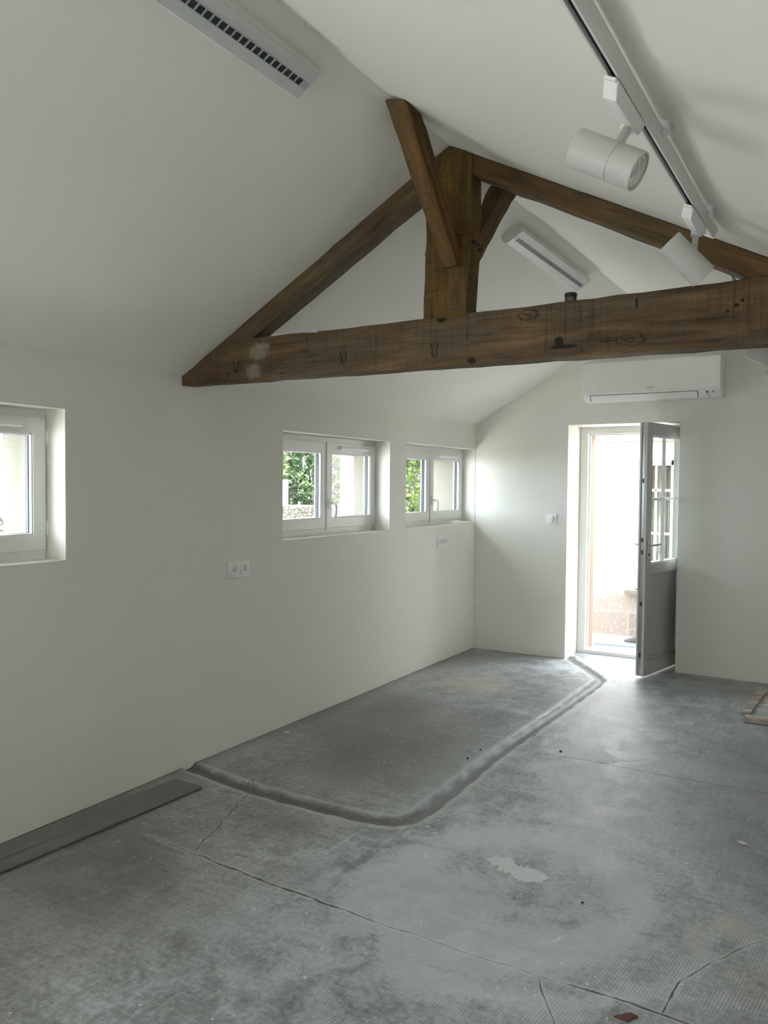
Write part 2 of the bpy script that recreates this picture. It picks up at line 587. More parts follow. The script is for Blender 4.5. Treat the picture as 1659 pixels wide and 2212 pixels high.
    n5 = t.noise(t.mapping(c, (30, 3, 1), rot=(0, 0, -0.25)), 1.6, 6, 0.7, 0.3)
    mott = t.math('ADD', t.math('ADD', t.math('MULTIPLY', n1, 0.21), t.math('MULTIPLY', n2, 0.30)), t.math('MULTIPLY', n3, 0.26))
    mott = t.math('ADD', mott, t.math('ADD', t.math('MULTIPLY', n4, 0.13), t.math('MULTIPLY', n5, 0.10)))
    col = t.ramp(mott, [(0.40, (0.145, 0.146, 0.142)), (0.50, (0.315, 0.325, 0.332)), (0.59, (0.55, 0.575, 0.605))])
    wob = t.math('SUBTRACT', t.math('ADD', t.math('MULTIPLY', n2, 0.9), t.math('MULTIPLY', n3, 0.35)), 0.62)
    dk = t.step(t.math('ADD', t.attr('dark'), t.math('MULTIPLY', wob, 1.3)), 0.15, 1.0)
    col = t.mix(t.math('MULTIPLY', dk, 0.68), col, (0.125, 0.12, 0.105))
    tn = t.step(t.math('ADD', t.attr('tan'), t.math('MULTIPLY', wob, 1.1)), 0.25, 1.0)
    col = t.mix(t.math('MULTIPLY', tn, 0.7), col, (0.50, 0.475, 0.40))
    du = t.step(t.math('ADD', t.attr('dust'), t.math('MULTIPLY', wob, 2.2)), 0.2, 1.15)
    col = t.mix(t.math('MULTIPLY', du, 0.78), col, (0.62, 0.655, 0.70))
    # print of the mat: small square cells
    sx = t.n('ShaderNodeSeparateXYZ')
    t.put(sx.inputs[0], t.mapping(c, rot=(0, 0, 0.12)))
    fr = 2 * PI / 0.0105
    sa = t.math('SINE', t.math('MULTIPLY', sx.outputs[0], fr))
    sb = t.math('SINE', t.math('MULTIPLY', sx.outputs[1], fr))
    cell = t.step(t.math('MAXIMUM', sa, sb), 0.25, 0.95)
    pm = t.math('MULTIPLY', t.step(t.math('ADD', t.attr('print'), t.math('MULTIPLY', wob, 1.2)), 0.35, 0.9), t.step(n2, 0.40, 0.6))
    cellm = t.math('MULTIPLY', cell, pm)
    col = t.mix(t.math('MULTIPLY', cellm, 0.45), col, (0.12, 0.12, 0.12))
    col = t.mix(t.math('MULTIPLY', t.math('MULTIPLY', t.math('SUBTRACT', 1.0, cell), pm), 0.30), col, (0.62, 0.64, 0.66))
    # white drips
    v1 = t.vor(c, 17)
    keep = t.step(t.noise(c, 3.3, 3), 0.47, 0.58)
    spk = t.math('MULTIPLY', t.math('SUBTRACT', 1.0, t.step(t.math('ADD', v1, t.math('MULTIPLY', n3, 0.07)), 0.10, 0.14)), keep)
    v2 = t.vor(t.mapping(c, loc=(3.3, 1.7, 0)), 60)
    spk2 = t.math('MULTIPLY', t.math('SUBTRACT', 1.0, t.step(v2, 0.08, 0.16)), t.step(t.noise(c, 5.0, 3), 0.50, 0.62))
    col = t.mix(t.math('MULTIPLY', spk, 0.85), col, (0.80, 0.81, 0.80))
    col = t.mix(t.math('MULTIPLY', spk2, 0.6), col, (0.75, 0.75, 0.73))
    spm = t.step(t.math('ADD', t.attr('splash'), t.math('MULTIPLY', wob, 2.2)), 0.50, 0.60)
    col = t.mix(t.math('MULTIPLY', spm, 0.72), col, (0.72, 0.74, 0.75))
    scr = t.math('MULTIPLY', t.math('ADD', t.step(n4, 0.61, 0.70), t.step(n5, 0.61, 0.70)), 0.25)
    col = t.mix(scr, col, (0.62, 0.64, 0.66))
    # groove: shade painted dark inside, its lit edges painted pale
    gd = t.math('ADD', t.attr('groove'), t.math('MULTIPLY', t.math('SUBTRACT', n2, 0.5), 0.03))
    inn = t.math('SUBTRACT', 1.0, t.step(gd, 0.025, 0.05))
    lip = t.math('MULTIPLY', t.step(gd, 0.045, 0.06), t.math('SUBTRACT', 1.0, t.step(gd, 0.065, 0.095)))
    col = t.mix(t.math('MULTIPLY', lip, 0.40), col, (0.62, 0.63, 0.63))
    col = t.mix(t.math('MULTIPLY', inn, 0.72), col, (0.12, 0.117, 0.11))
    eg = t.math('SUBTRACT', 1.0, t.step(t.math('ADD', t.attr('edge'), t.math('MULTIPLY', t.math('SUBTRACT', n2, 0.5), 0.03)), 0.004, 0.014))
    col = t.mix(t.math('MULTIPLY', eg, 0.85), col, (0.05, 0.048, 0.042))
    ck = None
    for i in range(len(CR)):
        d = t.math('ABSOLUTE', t.math('ADD', t.attr('crack%d' % i), t.math('MULTIPLY', t.math('SUBTRACT', n3, 0.5), 0.012)))
        wd_ = t.attr('cwid%d' % i)
        k = t.math('MULTIPLY', t.math('SUBTRACT', 1.0, t.step(d, t.math('MULTIPLY', wd_, 0.35), wd_)), t.math('GREATER_THAN', wd_, 0.0004))
        ck = k if ck is None else t.math('MAXIMUM', ck, k)
    lipc = None
    for i in (0, 3, 4):
        d = t.math('ABSOLUTE', t.math('ADD', t.attr('crack%d' % i), t.math('MULTIPLY', t.math('SUBTRACT', n3, 0.5), 0.03)))
        k = t.math('MULTIPLY', t.math('SUBTRACT', 1.0, t.step(d, 0.004, 0.024)), t.math('GREATER_THAN', t.attr('cwid%d' % i), 0.0004))
        lipc = k if lipc is None else t.math('MAXIMUM', lipc, k)
    col = t.mix(t.math('MULTIPLY', lipc, 0.35), col, (0.62, 0.63, 0.62))
    col = t.mix(t.math('MULTIPLY', ck, 0.90), col, (0.022, 0.021, 0.019))
    hgt = t.math('ADD', t.math('MULTIPLY', n3, 0.5), t.math('ADD', t.math('MULTIPLY', n2, 0.6), t.math('MULTIPLY', cellm, -0.5)))
    hgt = t.math('SUBTRACT', hgt, t.math('MULTIPLY', ck, 1.2))
    rough = t.math('ADD', 0.33, t.math('MULTIPLY', n2, 0.32))
    rough = t.math('ADD', rough, t.math('MULTIPLY', du, 0.06))
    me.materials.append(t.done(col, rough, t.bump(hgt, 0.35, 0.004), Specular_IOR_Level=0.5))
    tag(o, 'worn grey concrete floor with a filled channel and cracks', 'floor', kind='structure')
    return o


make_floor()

# ------------------------------------------------------------------ walls and ceiling
t = NT('cream_render')
c = t.coord()
n = t.noise(c, 9, 6, 0.7)
f = t.noise(c, 120, 3, 0.7)
M['render'] = t.done(t.mix(t.math('ADD', t.math('MULTIPLY', n, .6), t.math('MULTIPLY', f, .4)), (0.15, 0.135, 0.108), (0.22, 0.20, 0.165)), 0.9, t.bump(f, 0.6, 0.006))
M['bounce_cut'] = plaster('bounce_cut_wall', (0.34, 0.315, 0.27))  # dark tone given to the unseen right wall to cut bounced light
t = NT('sandy_render')
c = t.coord()
f = t.noise(c, 90, 4, 0.7)
M['sandy'] = t.done(t.mix(f, (0.20, 0.125, 0.08), (0.33, 0.23, 0.16)), 0.95, t.bump(f, 0.8, 0.008))


def holes_wall(x0, x1, ends=(YF, D)):
    mb = MB()
    ya, yb = YF - 0.3, YO
    ws = sorted(WINS)
    mb.box(x0, x1, ya, FILL_LEFT[0], -0.3, zs(0) + 0.02)
    mb.box(x0, x1, FILL_LEFT[0], FILL_LEFT[1], -0.3, 0.0)
    mb.box(x0, x1, FILL_LEFT[0], FILL_LEFT[1], FILL_LEFT[2], zs(0) + 0.02)
    ys = [FILL_LEFT[1]]
    for a, b in ws:
        mb.box(x0, x1, ys[-1], a, -0.3, zs(0) + 0.02)
        mb.box(x0, x1, a, b, -0.3, WZ0)
        mb.box(x0, x1, a, b, WZ1, zs(0) + 0.02)
        ys.append(b)
    mb.box(x0, x1, ys[-1], yb, -0.3, zs(0) + 0.02)
    return mb


wl = obj('wall_left', holes_wall(-0.20, 0.0), M['wall'])
tag(wl, 'off-white plastered wall on the left with three small windows', 'wall', kind='structure')
obj('exterior_render', holes_wall(-0.47, -0.2005), M['render'], wl)

mb = MB()
T = 0.1
y0, y1 = D, 7.50
for pl in ([(-0.2, -0.3), (D0, -0.3), (D0, zs(D0) + T), (-0.2, zs(-0.2) + T)],
           [(D0, DH), (D1, DH), (D1, zs(D1) + T), (XR, ZR + T), (D0, zs(D0) + T)],
           [(D1, -0.3), (XW + 0.3, -0.3), (XW + 0.3, zs(XW + 0.3) + T), (D1, zs(D1) + T)]):
    mb.prism(pl, y0, y1)
wb = obj('wall_back', mb, M['wall'])
tag(wb, 'off-white gable wall at the far end with the door', 'wall', kind='structure')
mb = MB()
e0, e1, eh = D0 + 0.055, D1 - 0.03, DH - 0.06
for pl in ([(-0.47, -0.3), (e0, -0.3), (e0, zs(e0) + T), (-0.47, zs(-0.47) + T)],
           [(e0, eh), (e1, eh), (e1, zs(e1) + T), (XR, ZR + T), (e0, zs(e0) + T)],
           [(e1, -0.3), (XW + 0.3, -0.3), (XW + 0.3, zs(XW + 0.3) + T), (e1, zs(e1) + T)]):
    mb.prism(pl, 7.5005, YO)
obj('exterior_render', mb, M['sandy'], wb)

tag(obj('wall_right', MB().box(XW, XW + 0.3, YF - 0.3, YO, -0.3, zs(XW) + 0.05), M['bounce_cut']), 'unseen side wall to the right of the camera, darkened to cut bounced light', 'wall', kind='structure')
mb = MB()
r0, r1, rh = FILL_REAR
for pl in ([(-0.47, -0.3), (r0, -0.3), (r0, zs(r0) + T), (-0.47, zs(-0.47) + T)],
           [(r0, rh), (r1, rh), (r1, zs(r1) + T), (XR, ZR + T), (r0, zs(r0) + T)],
           [(r0, -0.3), (r1, -0.3), (r1, 0.0), (r0, 0.0)],
           [(r1, -0.3), (XW + .3, -0.3), (XW + .3, zs(XW + .3) + T), (r1, zs(r1) + T)]):
    mb.prism(pl, YF - 0.3, YF)
tag(obj('wall_front', mb, M['wall']),
    'off-white gable wall behind the camera', 'wall', kind='structure')
mb = MB().prism([(-0.55, zs(-0.55)), (XR, ZR), (XW + 0.4, zs(XW + 0.4)), (XW + 0.4, zs(XW + 0.4) + 0.25), (XR, ZR + 0.25), (-0.55, zs(-0.55) + 0.25)], YF - 0.3, YO + 0.02)
tag(obj('ceiling', mb, M['ceil']), 'off-white plasterboard ceiling of two slopes meeting at a ridge', 'ceiling', kind='structure')


# ------------------------------------------------------------------ windows
def window(name, ya, yb, label):
    root = thing(name, (-0.2, ya, WZ0), label, 'window', kind='structure')
    P = M['pvc']
    obj('window_frame', MB().ringbox(ya, yb, WZ0, WZ1, .045, .045, .055, .055, -0.2, -0.145), P, root, bevel=.003)
    obj('drip_rail', MB().box(-0.146, -0.138, ya + .004, yb - .004, WZ0, WZ0 + .012), P, root, bevel=.002)
    mid = (ya + yb) / 2
    z0, z1 = WZ0 + .042, WZ1 - .040
    for side in (0, 1):
        a, b = (ya + .006, mid - .005) if side == 0 else (mid + .003, yb - .006)
        wl_, wr_ = (.068, .056) if side == 0 else (.066, .068)
        s = obj('sash', MB().ringbox(a, b, z0, z1, wl_, wr_, .075, .077, -0.198, -0.130), P, root, bevel=.004)
        ga, gb, gz0, gz1 = a + wl_, b - wr_, z0 + .075, z1 - .077
        obj('glazing_bead', MB().ringbox(ga, gb, gz0, gz1, .006, .006, .006, .006, -0.157, -0.136), P, s, bevel=.003)
        obj('gasket', MB().ringbox(ga, gb, gz0, gz1, .009, .009, .007, .007, -0.182, -0.1575), M['gasket'], s)
        obj('glass_pane', MB().box(-0.172, -0.168, ga + .004, gb - .004, gz0 + .004, gz1 - .004), M['glass'], s)
        for zz in (1.779, 1.356):
            hy = ya + .001 if side == 0 else yb - .001
            mb = MB().tube([(-.128, hy, zz - .034), (-.128, hy, zz + .034)], .0065, 10)
            mb.tube([(-.128, hy, zz - .003), (-.128, hy, zz + .003)], .0075, 10)
            obj('hinge', mb, M['white'], s, smooth=True)
        if side == 1:
            obj('meeting_strip', MB().box(-0.132, -0.122, mid - .010, mid + .028, z0 - .012, z1 + .004), P, s, bevel=.004)
            # trickle vent hood on the top rail
            v = MB().prism([(-.131, z1 - .050), (-.112, z1 - .050), (-.104, z1 - .045), (-.104, z1 - .030), (-.112, z1 - .022), (-.131, z1 - .022)], mid + .155, mid + .535)
            obj('trickle_vent', v, M['white'], s, bevel=.004)
            hy, hz = mid + .018, 1.432
            h = MB().box(-.123, -.110, hy - .015, hy + .015, hz - .038, hz + .038)
            hb = obj('window_handle', h, M['white'], s, bevel=.010, seg=4)
            pts = [(-.112, hy, hz), (-.085, hy, hz + .002), (-.070, hy, hz - .002), (-.062, hy, hz - .018), (-.060, hy, hz - .05), (-.064, hy, hz - .085), (-.072, hy, hz - .115)]
            obj('handle_lever', MB().tube(pts, [.010, .010, .011, .0105, .0095, .009, .0085], 12), M['white'], hb, smooth=True, angle=60)
    return root


window('window_1', *WINS[0], 'white casement window cut off by the left edge of the photo')
window('window_2', *WINS[1], 'middle white casement window with garden and stone wall seen through it')
window('window_3', *WINS[2], 'farthest white casement window tucked against the back wall')

# ------------------------------------------------------------------ door
d1 = thing('door_1', ((D0 + D1) / 2, YDF, 0), 'pale grey half-glazed door standing open into the room', 'door', kind='structure')
fr = MB()
fr.box(D0 + .002, D0 + .075, YDF, YDF + .075, 0.0, DH - .002)
fr.box(D1 - .075, D1 - .002, YDF, YDF + .075, 0.0, DH - .002)
fr.box(D0 + .075, D1 - .075, YDF, YDF + .075, DH - .062, DH - .002)
dfm = obj('door_frame', fr, M['lacquer'], d1, bevel=.004)
rb = MB()
rb.box(D0 + .075, D0 + .087, YDF + .045, YDF + .075, 0.04, DH - .062)
rb.box(D0 + .075, D1 - .075, YDF + .045, YDF + .075, DH - .074, DH - .062)
obj('door_stop', rb, M['lacquer'], dfm, bevel=.002)
obj('threshold', MB().prism([(YDF - .012, 0), (YDF + .075, 0), (YDF + .075, .05), (YDF + .01, .042), (YDF - .012, .034)], D0 + .002, D1 - .002, 'x'), M['lacquer'], dfm, bevel=.003)
for zz in (1.56, 1.13, .72):
    k = MB().box(D0 + .0735, D0 + .077, YDF + .008, YDF + .028, zz - .035, zz + .035)
    obj('strike_plate', k, M['steel'], dfm, bevel=.001)
hp = Vector((1.855, 7.40, 0))
fp = Vector((1.703, 6.625, 0))
ax = (fp - hp).normalized()
nrm = Vector((-ax.y, ax.x, 0))            # interior face normal (towards +x)
ML = Matrix((ax, nrm, Vector((0, 0, 1)))).transposed().to_4x4()
ML.translation = hp
LL = (fp - hp).length
TK = .062


def leafmb(*boxes):
    mb = MB()
    for b in boxes:
        mb.box(*b)
    return mb.xf(ML)


Z0, Z1 = .030, 2.092
st = .098
G0, G1 = .938, 1.992
leaf = obj('door_leaf', leafmb((0, st, -TK, 0, Z0, Z1), (LL - st, LL, -TK, 0, Z0, Z1), (st, LL - st, -TK, 0, G1, Z1),
                               (st, LL - st, -TK, 0, G0 - .085, G0), (st, LL - st, -TK, 0, Z0, Z0 + .11)), M['door'], d1, M_=ML.copy(), bevel=.004)
mb = MB()
P0, P1 = Z0 + .11, G0 - .085
mb.box(st - .005, LL - st + .005, -TK + .022, -.022, P0 - .005, P1 + .005)
obj('lower_panel', mb.xf(ML), M['door'], leaf)
mb = MB()
for (a, b, c_, d_) in ((st, LL - st, P0, P0 + .012), (st, LL - st, P1 - .012, P1), (st, st + .012, P0, P1), (LL - st - .012, LL - st, P0, P1)):
    mb.box(a, b, -.022, -.008, c_, d_)
obj('panel_moulding', mb.xf(ML), M['door'], leaf, bevel=.005)
mb = MB()
for (a, b, c_, d_) in ((st, LL - st, G0, G0 + .014), (st, LL - st, G1 - .014, G1), (st, st + .014, G0, G1), (LL - st - .014, LL - st, G0, G1)):
    mb.box(a, b, -TK + .006, -.006, c_, d_)
obj('glazing_bead', mb.xf(ML), M['pvc'], leaf, bevel=.004)
obj('glass_pane', leafmb((st + .004, LL - st - .004, -.034, -.028, G0 + .004, G1 - .004)), M['glass'], leaf)
obj('bounce_skin', leafmb((0, LL, -TK - .003, -TK, Z0, G0), (0, st, -TK - .003, -TK, G0, Z1), (LL - st, LL, -TK - .003, -TK, G0, Z1), (st, LL - st, -TK - .003, -TK, G1, Z1)), M['ac'], leaf)  # unseen white sheet added to bounce doorway light onto the left wall
lm = (st + LL - st) / 2
obj('glazing_bar', leafmb((lm - .011, lm + .011, -.044, -.018, G0 + .01, G1 - .01), (st + .01, LL - st - .01, -.044, -.018, 1.458, 1.482)), M['pvc'], leaf, bevel=.003)
# lock edge with its faceplate
obj('lock_faceplate', leafmb((LL, LL + .002, -.040, -.022, .10, 2.05)), M['steel'], leaf)
mb = MB()
for zz in (1.62, 1.14, 1.04, .62, .2):
    mb.box(LL + .002, LL + .006, -.036, -.026, zz - .018, zz + .018)
obj('latch', mb.xf(ML), M['black'], leaf)
obj('edge_rebate', leafmb((LL - .001, LL + .012, -TK, -.046, Z0 + .01, Z1 - .01)), M['door'], leaf, bevel=.002)
for sgn, yy in ((1, 0.0), (-1, -TK)):
    hz, hl = 1.100, LL - .042
    hb = MB().box(hl - .016, hl + .016, min(yy, yy + sgn * .008), max(yy, yy + sgn * .008), hz - .115, hz + .045)
    hnd = obj('door_handle', hb.xf(ML), M['steel'], leaf, bevel=.004)
    pts = [(hl, yy, hz), (hl, yy + sgn * .040, hz), (hl - .012, yy + sgn * .052, hz), (hl - .05, yy + sgn * .054, hz + .001), (hl - .135, yy + sgn * .050, hz + .004)]
    obj('handle_lever', MB().tube(pts, [.010, .010, .0105, .010, .009], 12).xf(ML), M['steel'], hnd, smooth=True, angle=60)
    obj('key_cylinder', MB().lathe([(0, .010), (.006, .010), (.006, .0)], (hl, yy + sgn * .007, hz - .078), (0, sgn, 0), 16).xf(ML), M['black'], hnd)
for zz in (.3, 1.1, 1.85):
    obj('hinge', MB().tube([(0.004, .008, zz - .05), (0.004, .008, zz + .05)], .008, 10).xf(ML), M['white'], leaf, smooth=True)


# ------------------------------------------------------------------ roof truss
def beam_mesh(poly, ya, yb, org, ang, cell=0.09, jit=0.0015, seed=1):
    """polygon (world x,z) extruded ya..yb, sliced along its length and roughened; returns MB and its frame"""
    Mx = Matrix.Translation(org) @ Matrix.Rotation(-ang, 4, 'Y')
    inv = Mx.inverted()
    mb = MB().prism(poly, ya, yb)
    bm = bmesh.new()
    vs = [bm.verts.new(inv @ Vector(v)) for v in mb.v]
    for f in mb.f:
        bm.faces.new([vs[i] for i in f])
    xs_ = [v.co.x for v in bm.verts]
    x = min(xs_) + cell
    while x < max(xs_) - 0.02:
        geom = bm.verts[:] + bm.edges[:] + bm.faces[:]
        bmesh.ops.bisect_plane(bm, geom=geom, plane_co=(x, 0, 0), plane_no=(1, 0, 0))
        x += cell
    bmesh.ops.recalc_face_normals(bm, faces=bm.faces)
    r = random.Random(seed)
    for v in bm.verts:
        v.co += Vector((0, r.gauss(0, jit), r.gauss(0, jit)))
    bm.verts.index_update()
    out = MB()
    out.v = [tuple(Mx @ v.co) for v in bm.verts]
    out.f = [tuple(v.index for v in f.verts) for f in bm.faces]
    bm.free()
    return out, Mx


truss = thing('roof_truss', (XR, YT + .045, 2.103), 'dark timber roof truss spanning the room under the slopes', 'roof truss')
ZB = 2.103
BT = .095
EMB = .02
tie_wood = wood('tie_beam_timber', (0.122, 0.073, 0.035), 0.8,
                spots=[(1.969, .184, .055, .03), (2.388, .045, .075, .032), (2.119, .040, .075, .010, 'd'), (2.105, .062, .02, .03, 'd'), (1.571, .202, .030, .016, 'd'), (1.719, .012, .022, .018, 'd'), (2.412, .19, .006, .03, 'd'),
                       (2.77, .14, .012, .010, 'd'), (2.79, .155, .008, .008, 'd'), (2.74, .12, .007, .007, 'd'), (.33, .030, .006, .025, 'd'), (2.29, .048, .05, .004, 'd')],
                smears=[(.53, .135, .065, .05), (.50, .04, .05, .045), (.56, .165, .05, .02)])
post_wood = wood('king_post_timber', (0.125, 0.064, 0.015), 0.9)
raft_wood = wood('rafter_timber', (0.120, 0.076, 0.036), 0.35)
raft_wood2 = wood('right_rafter_timber', (0.105, 0.056, 0.020), 0.3)
brace_wood = wood('brace_timber', (0.150, 0.074, 0.022), 0.55)
# tie beam: runs wall to wall, its left end cut to the slope
zt = 2.316
xc = (zt - HE) / TL
poly = [(-0.002, ZB), (XW, ZB - .012), (XW, zs(XW) + EMB), (XW - .62, zs(XW - .62) - 0.004), (XW - .68, 2.332), (2.872, 2.334), (2.2, 2.324), (1.6, 2.317), (0.9, 2.314), (xc, zt), (0, HE + .002)]
poly = [(0.0, ZB), (XW, ZB - .010), (XW, zs(XW)), (zs_x := XR + (ZR - 2.338) / TR_, 2.338), (2.872, 2.334), (2.2, 2.325), (1.6, 2.317), (0.9, 2.313), (xc, zt), (0.0, HE)]
mb, Mx = beam_mesh(poly, YT, YT + BT, Vector((0, YT, ZB)), 0.0, seed=2)
tie = obj('tie_beam', mb, tie_wood, truss, M_=Mx, bevel=.004)
for i, (x, z) in enumerate(((.384, .060), (1.051, .057), (1.536, .057))):
    k = MB()
    pts = [(x + .0135 * math.cos(a), YT - .0015, ZB + z + .0155 * math.sin(a)) for a in np.linspace(PI * .80, PI * 2.20, 15)]
    pts = [(x - .019, YT - .0015, ZB + z + .042), (x - .012, YT - .0015, ZB + z + .022)] + pts + [(x + .012, YT - .0015, ZB + z + .022), (x + .019, YT - .0015, ZB + z + .042)]
    k.tube(pts, .0026, 6)
    k.tube([(x, YT - .002, ZB + z - .002), (x, YT + .002, ZB + z - .002)], .004, 8)
    obj('carved_mark', k, M['iron'], tie)
# king post
kx0, kx1 = 1.480, 1.705
kp = [(kx0, 2.310), (kx1 - .014, 2.312), (kx1, 2.6), (kx1 + .006, zs(kx1) - .004), (XR, ZR - .004), (1.512, zs(1.512) - .002), (1.518, 2.955), (1.488, 2.86)]
mb, Mx = beam_mesh(kp, YT - .004, YT + BT + .004, Vector((XR, YT, 2.31)), PI / 2, seed=3)
post = obj('king_post', mb, post_wood, truss, M_=Mx, bevel=.005)
obj('iron_peg', MB().tube([(kx1 - .01, YT + .02, 2.627), (kx1 + .012, YT + .015, 2.630)], .006, 8).tube([(kx1 + .002, YT + .07, 2.607), (kx1 + .025, YT + .07, 2.606)], .005, 8).tube([(kx1 + .004, YT + .005, 2.632), (kx1 + .004, YT + .09, 2.632)], .005, 8), M['iron'], post)
obj('iron_peg', MB().tube([(kx0 - .010, YT + .03, 2.61), (kx0 + .01, YT + .03, 2.61)], .008, 8), M['iron'], post)
# principal rafters
dv = .113
lr = [(xc - .005, zs(xc - .005) + .0), (1.52, zs(1.52)), (1.52, zs(1.52) - dv), ((2.313 - HE + dv) / TL, 2.313), (xc - .005, 2.313)]
ang = math.atan(TL)
mb, Mx = beam_mesh(lr, YT + .002, YT + BT, Vector((xc, YT, 2.313)), ang, seed=4)
obj('principal_rafter', mb, raft_wood, truss, M_=Mx, bevel=.004)
dv2 = .100
xe = XR + (ZR - dv2 - 2.332) / TR_
rr = [(1.695, zs(1.695)), (1.695, zs(1.695) - dv2 + .012), (xe, 2.332), (zs_x - .01, 2.334), (zs_x - .01, zs(zs_x - .01))]
mb, Mx = beam_mesh(rr, YT + .002, YT + BT, Vector((1.7, YT, 2.95)), -math.atan(TR_), seed=5)
obj('principal_rafter', mb, raft_wood2, truss, M_=Mx, bevel=.004)


# ridge braces leaning from the king post up to the ridge, one to the front and one to the back
def brace(sgn, seed):
    ys_ = YT - .004 if sgn < 0 else YT + BT + .004
    xa, xb = 1.580, 1.668
    L, th = .66, .100
    # profile in (s along, t across); s runs 45 degrees up and away from the post
    r = random.Random(seed)
    zb_, zt_ = 2.520, ZR
    run = .49
    poly = []
    # lower edge: from post at zb_ to ridge; upper edge shifted up
    sl_ = (zt_ - .075 - zb_) / run
    lo0 = (ys_ + sgn * .028, zb_)
    lo1 = (ys_ + sgn * (run + .035), zt_ - .020)
    hi1 = (ys_ + sgn * (run - .09), zt_ - .002)
    hi0 = (ys_, zb_ + .085)
    lo00 = (ys_, zb_ + .004)
    poly = [lo00, lo0, lo1, (ys_ + sgn * (run + .015), zt_ - .004), hi1, hi0]
    org = Vector((1.624, ys_, zb_))
    dirv = (Vector((0, lo1[0], lo1[1])) - Vector((0, lo0[0], lo0[1]))).normalized()
    xax = dirv
    yax = Vector((1, 0, 0))
    zax = xax.cross(yax)
    Mx = Matrix((xax, yax, zax)).transposed().to_4x4()
    Mx.translation = org
    mb = MB().prism(poly, xa, xb, 'x')
    inv = Mx.inverted()
    bm = bmesh.new()
    vs = [bm.verts.new(inv @ Vector(v)) for v in mb.v]
    for f in mb.f:
        bm.faces.new([vs[i] for i in f])
    xs_ = [v.co.x for v in bm.verts]
    x = min(xs_) + .08
    while x < max(xs_) - .03:
        bmesh.ops.bisect_plane(bm, geom=bm.verts[:] + bm.edges[:] + bm.faces[:], plane_co=(x, 0, 0), plane_no=(1, 0, 0))
        x += .08
    for v in bm.verts:
        v.co += Vector((0, r.gauss(0, .002), r.gauss(0, .002)))
        k = 1 - .22 * max(0, 1 - (v.co.x / .6))     # slightly slimmer at the foot
        v.co.y *= k
        wz = Mx @ v.co
        if wz.z > zs(wz.x) - .001:
            v.co = inv @ Vector((wz.x, wz.y, zs(wz.x) - .001))
    bm.verts.index_update()
    out = MB()
    out.v = [tuple(Mx @ v.co) for v in bm.verts]
    out.f = [tuple(v.index for v in f.verts) for f in bm.faces]
    bm.free()
    obj('ridge_brace', out, brace_wood, truss, M_=Mx, bevel=.006)


brace(-1, 8)
brace(1, 9)

jar = thing('lidded_jar', (2.135, YT + .05, 2.326), 'small clear jar with black lid standing on the tie beam', 'jar')
obj('jar_body', MB().lathe([(0, .0), (0, .020), (.004, .024), (.020, .024), (.024, .021), (.0241, 0)], (2.135, YT + .05, 2.3262), (0, 0, 1), 28), M['louvre_grey'], jar, smooth=True)
obj('lid', MB().lathe([(0, 0), (0, .025), (.014, .0255), (.017, .023), (.018, 0)], (2.135, YT + .05, 2.350), (0, 0, 1), 28), M['black'], jar, smooth=True)

# ------------------------------------------------------------------ ceiling lights on the left slope
ph = math.atan(TL)


def slopeL(y):
    """frame on the left slope: x up the slope, y along the room, z into the room"""
    m_ = Matrix((Vector((math.cos(ph), 0, math.sin(ph))), Vector((0, 1, 0)), Vector((math.sin(ph), 0, -math.cos(ph))))).transposed().to_4x4()
    m_.translation = Vector((0, y, HE))
    return m_


def ceiling_light(yc, label):
    Ms = slopeL(yc)
    a0, a1, Lh, h = 1.633, 1.763, .642, .050
    am = (a0 + a1) / 2
    root = thing('ceiling_light', Ms @ Vector((am, 0, 0)), label, 'ceiling light', 'ceiling lights on the left slope')
    ch = .010
    poly = [(a0, 0), (a0, h - .014), (a0 + ch, h), (a1 - ch, h), (a1, h - .014), (a1, 0)]
    mb = MB()
    n = len(poly)
    mb.prism([(p[0], p[1]) for p in poly], -Lh, Lh)
    obj('housing', mb.xf(Ms), M['housing'], root, bevel=.002)
    mb = MB().box(a0 + ch + .001, a1 - ch - .001, -Lh + .004, Lh - .004, h - .001, h + .0015)
    obj('face_panel', mb.xf(Ms), M['lamp_face'], root)
    hw, hl = .0135, .600
    obj('louvre_tray', MB().box(am - hw, am + hw, -hl, hl, h + .0014, h + .002).xf(Ms), M['louvre'], root)
    g = MB()
    nc = 38
    p = 2 * hl / nc
    for i in range(nc + 1):
        y = -hl + i * p
        g.box(am - hw, am + hw, y - .0032, y + .0032, h + .0018, h + .0042)
    for s_ in (-1, 1):
        g.box(am + s_ * hw - .0015, am + s_ * hw + .0015, -hl, hl, h + .0018, h + .0042)
    obj('louvre_grid', g.xf(Ms), M['louvre_metal'], root)
    for s_ in (-1, 1):
        obj('end_plate', MB().box(am - hw, am + hw, s_ * (hl + .006), s_ * (hl + .032), h + .0014, h + .0024).xf(Ms), M['louvre_metal'], root)
    return root


ceiling_light(2.285 - .642, 'long white louvred ceiling light at the top left, nearer the camera')
ceiling_light(4.203 + .642, 'white louvred ceiling light seen through the truss, beyond the king post')

# ------------------------------------------------------------------ lighting track on the right slope
th = math.atan(TR_)


def slopeR(y):
    """x down the slope, y along the room, z into the room"""
    m_ = Matrix((Vector((math.cos(th), 0, -math.sin(th))), Vector((0, 1, 0)), Vector((-math.sin(th), 0, -math.cos(th))))).transposed().to_4x4()
    m_.translation = Vector((XR, y, ZR))
    return m_


A0, A1 = 1.2607, 1.2957
OFF0, OFF1 = .017, .050


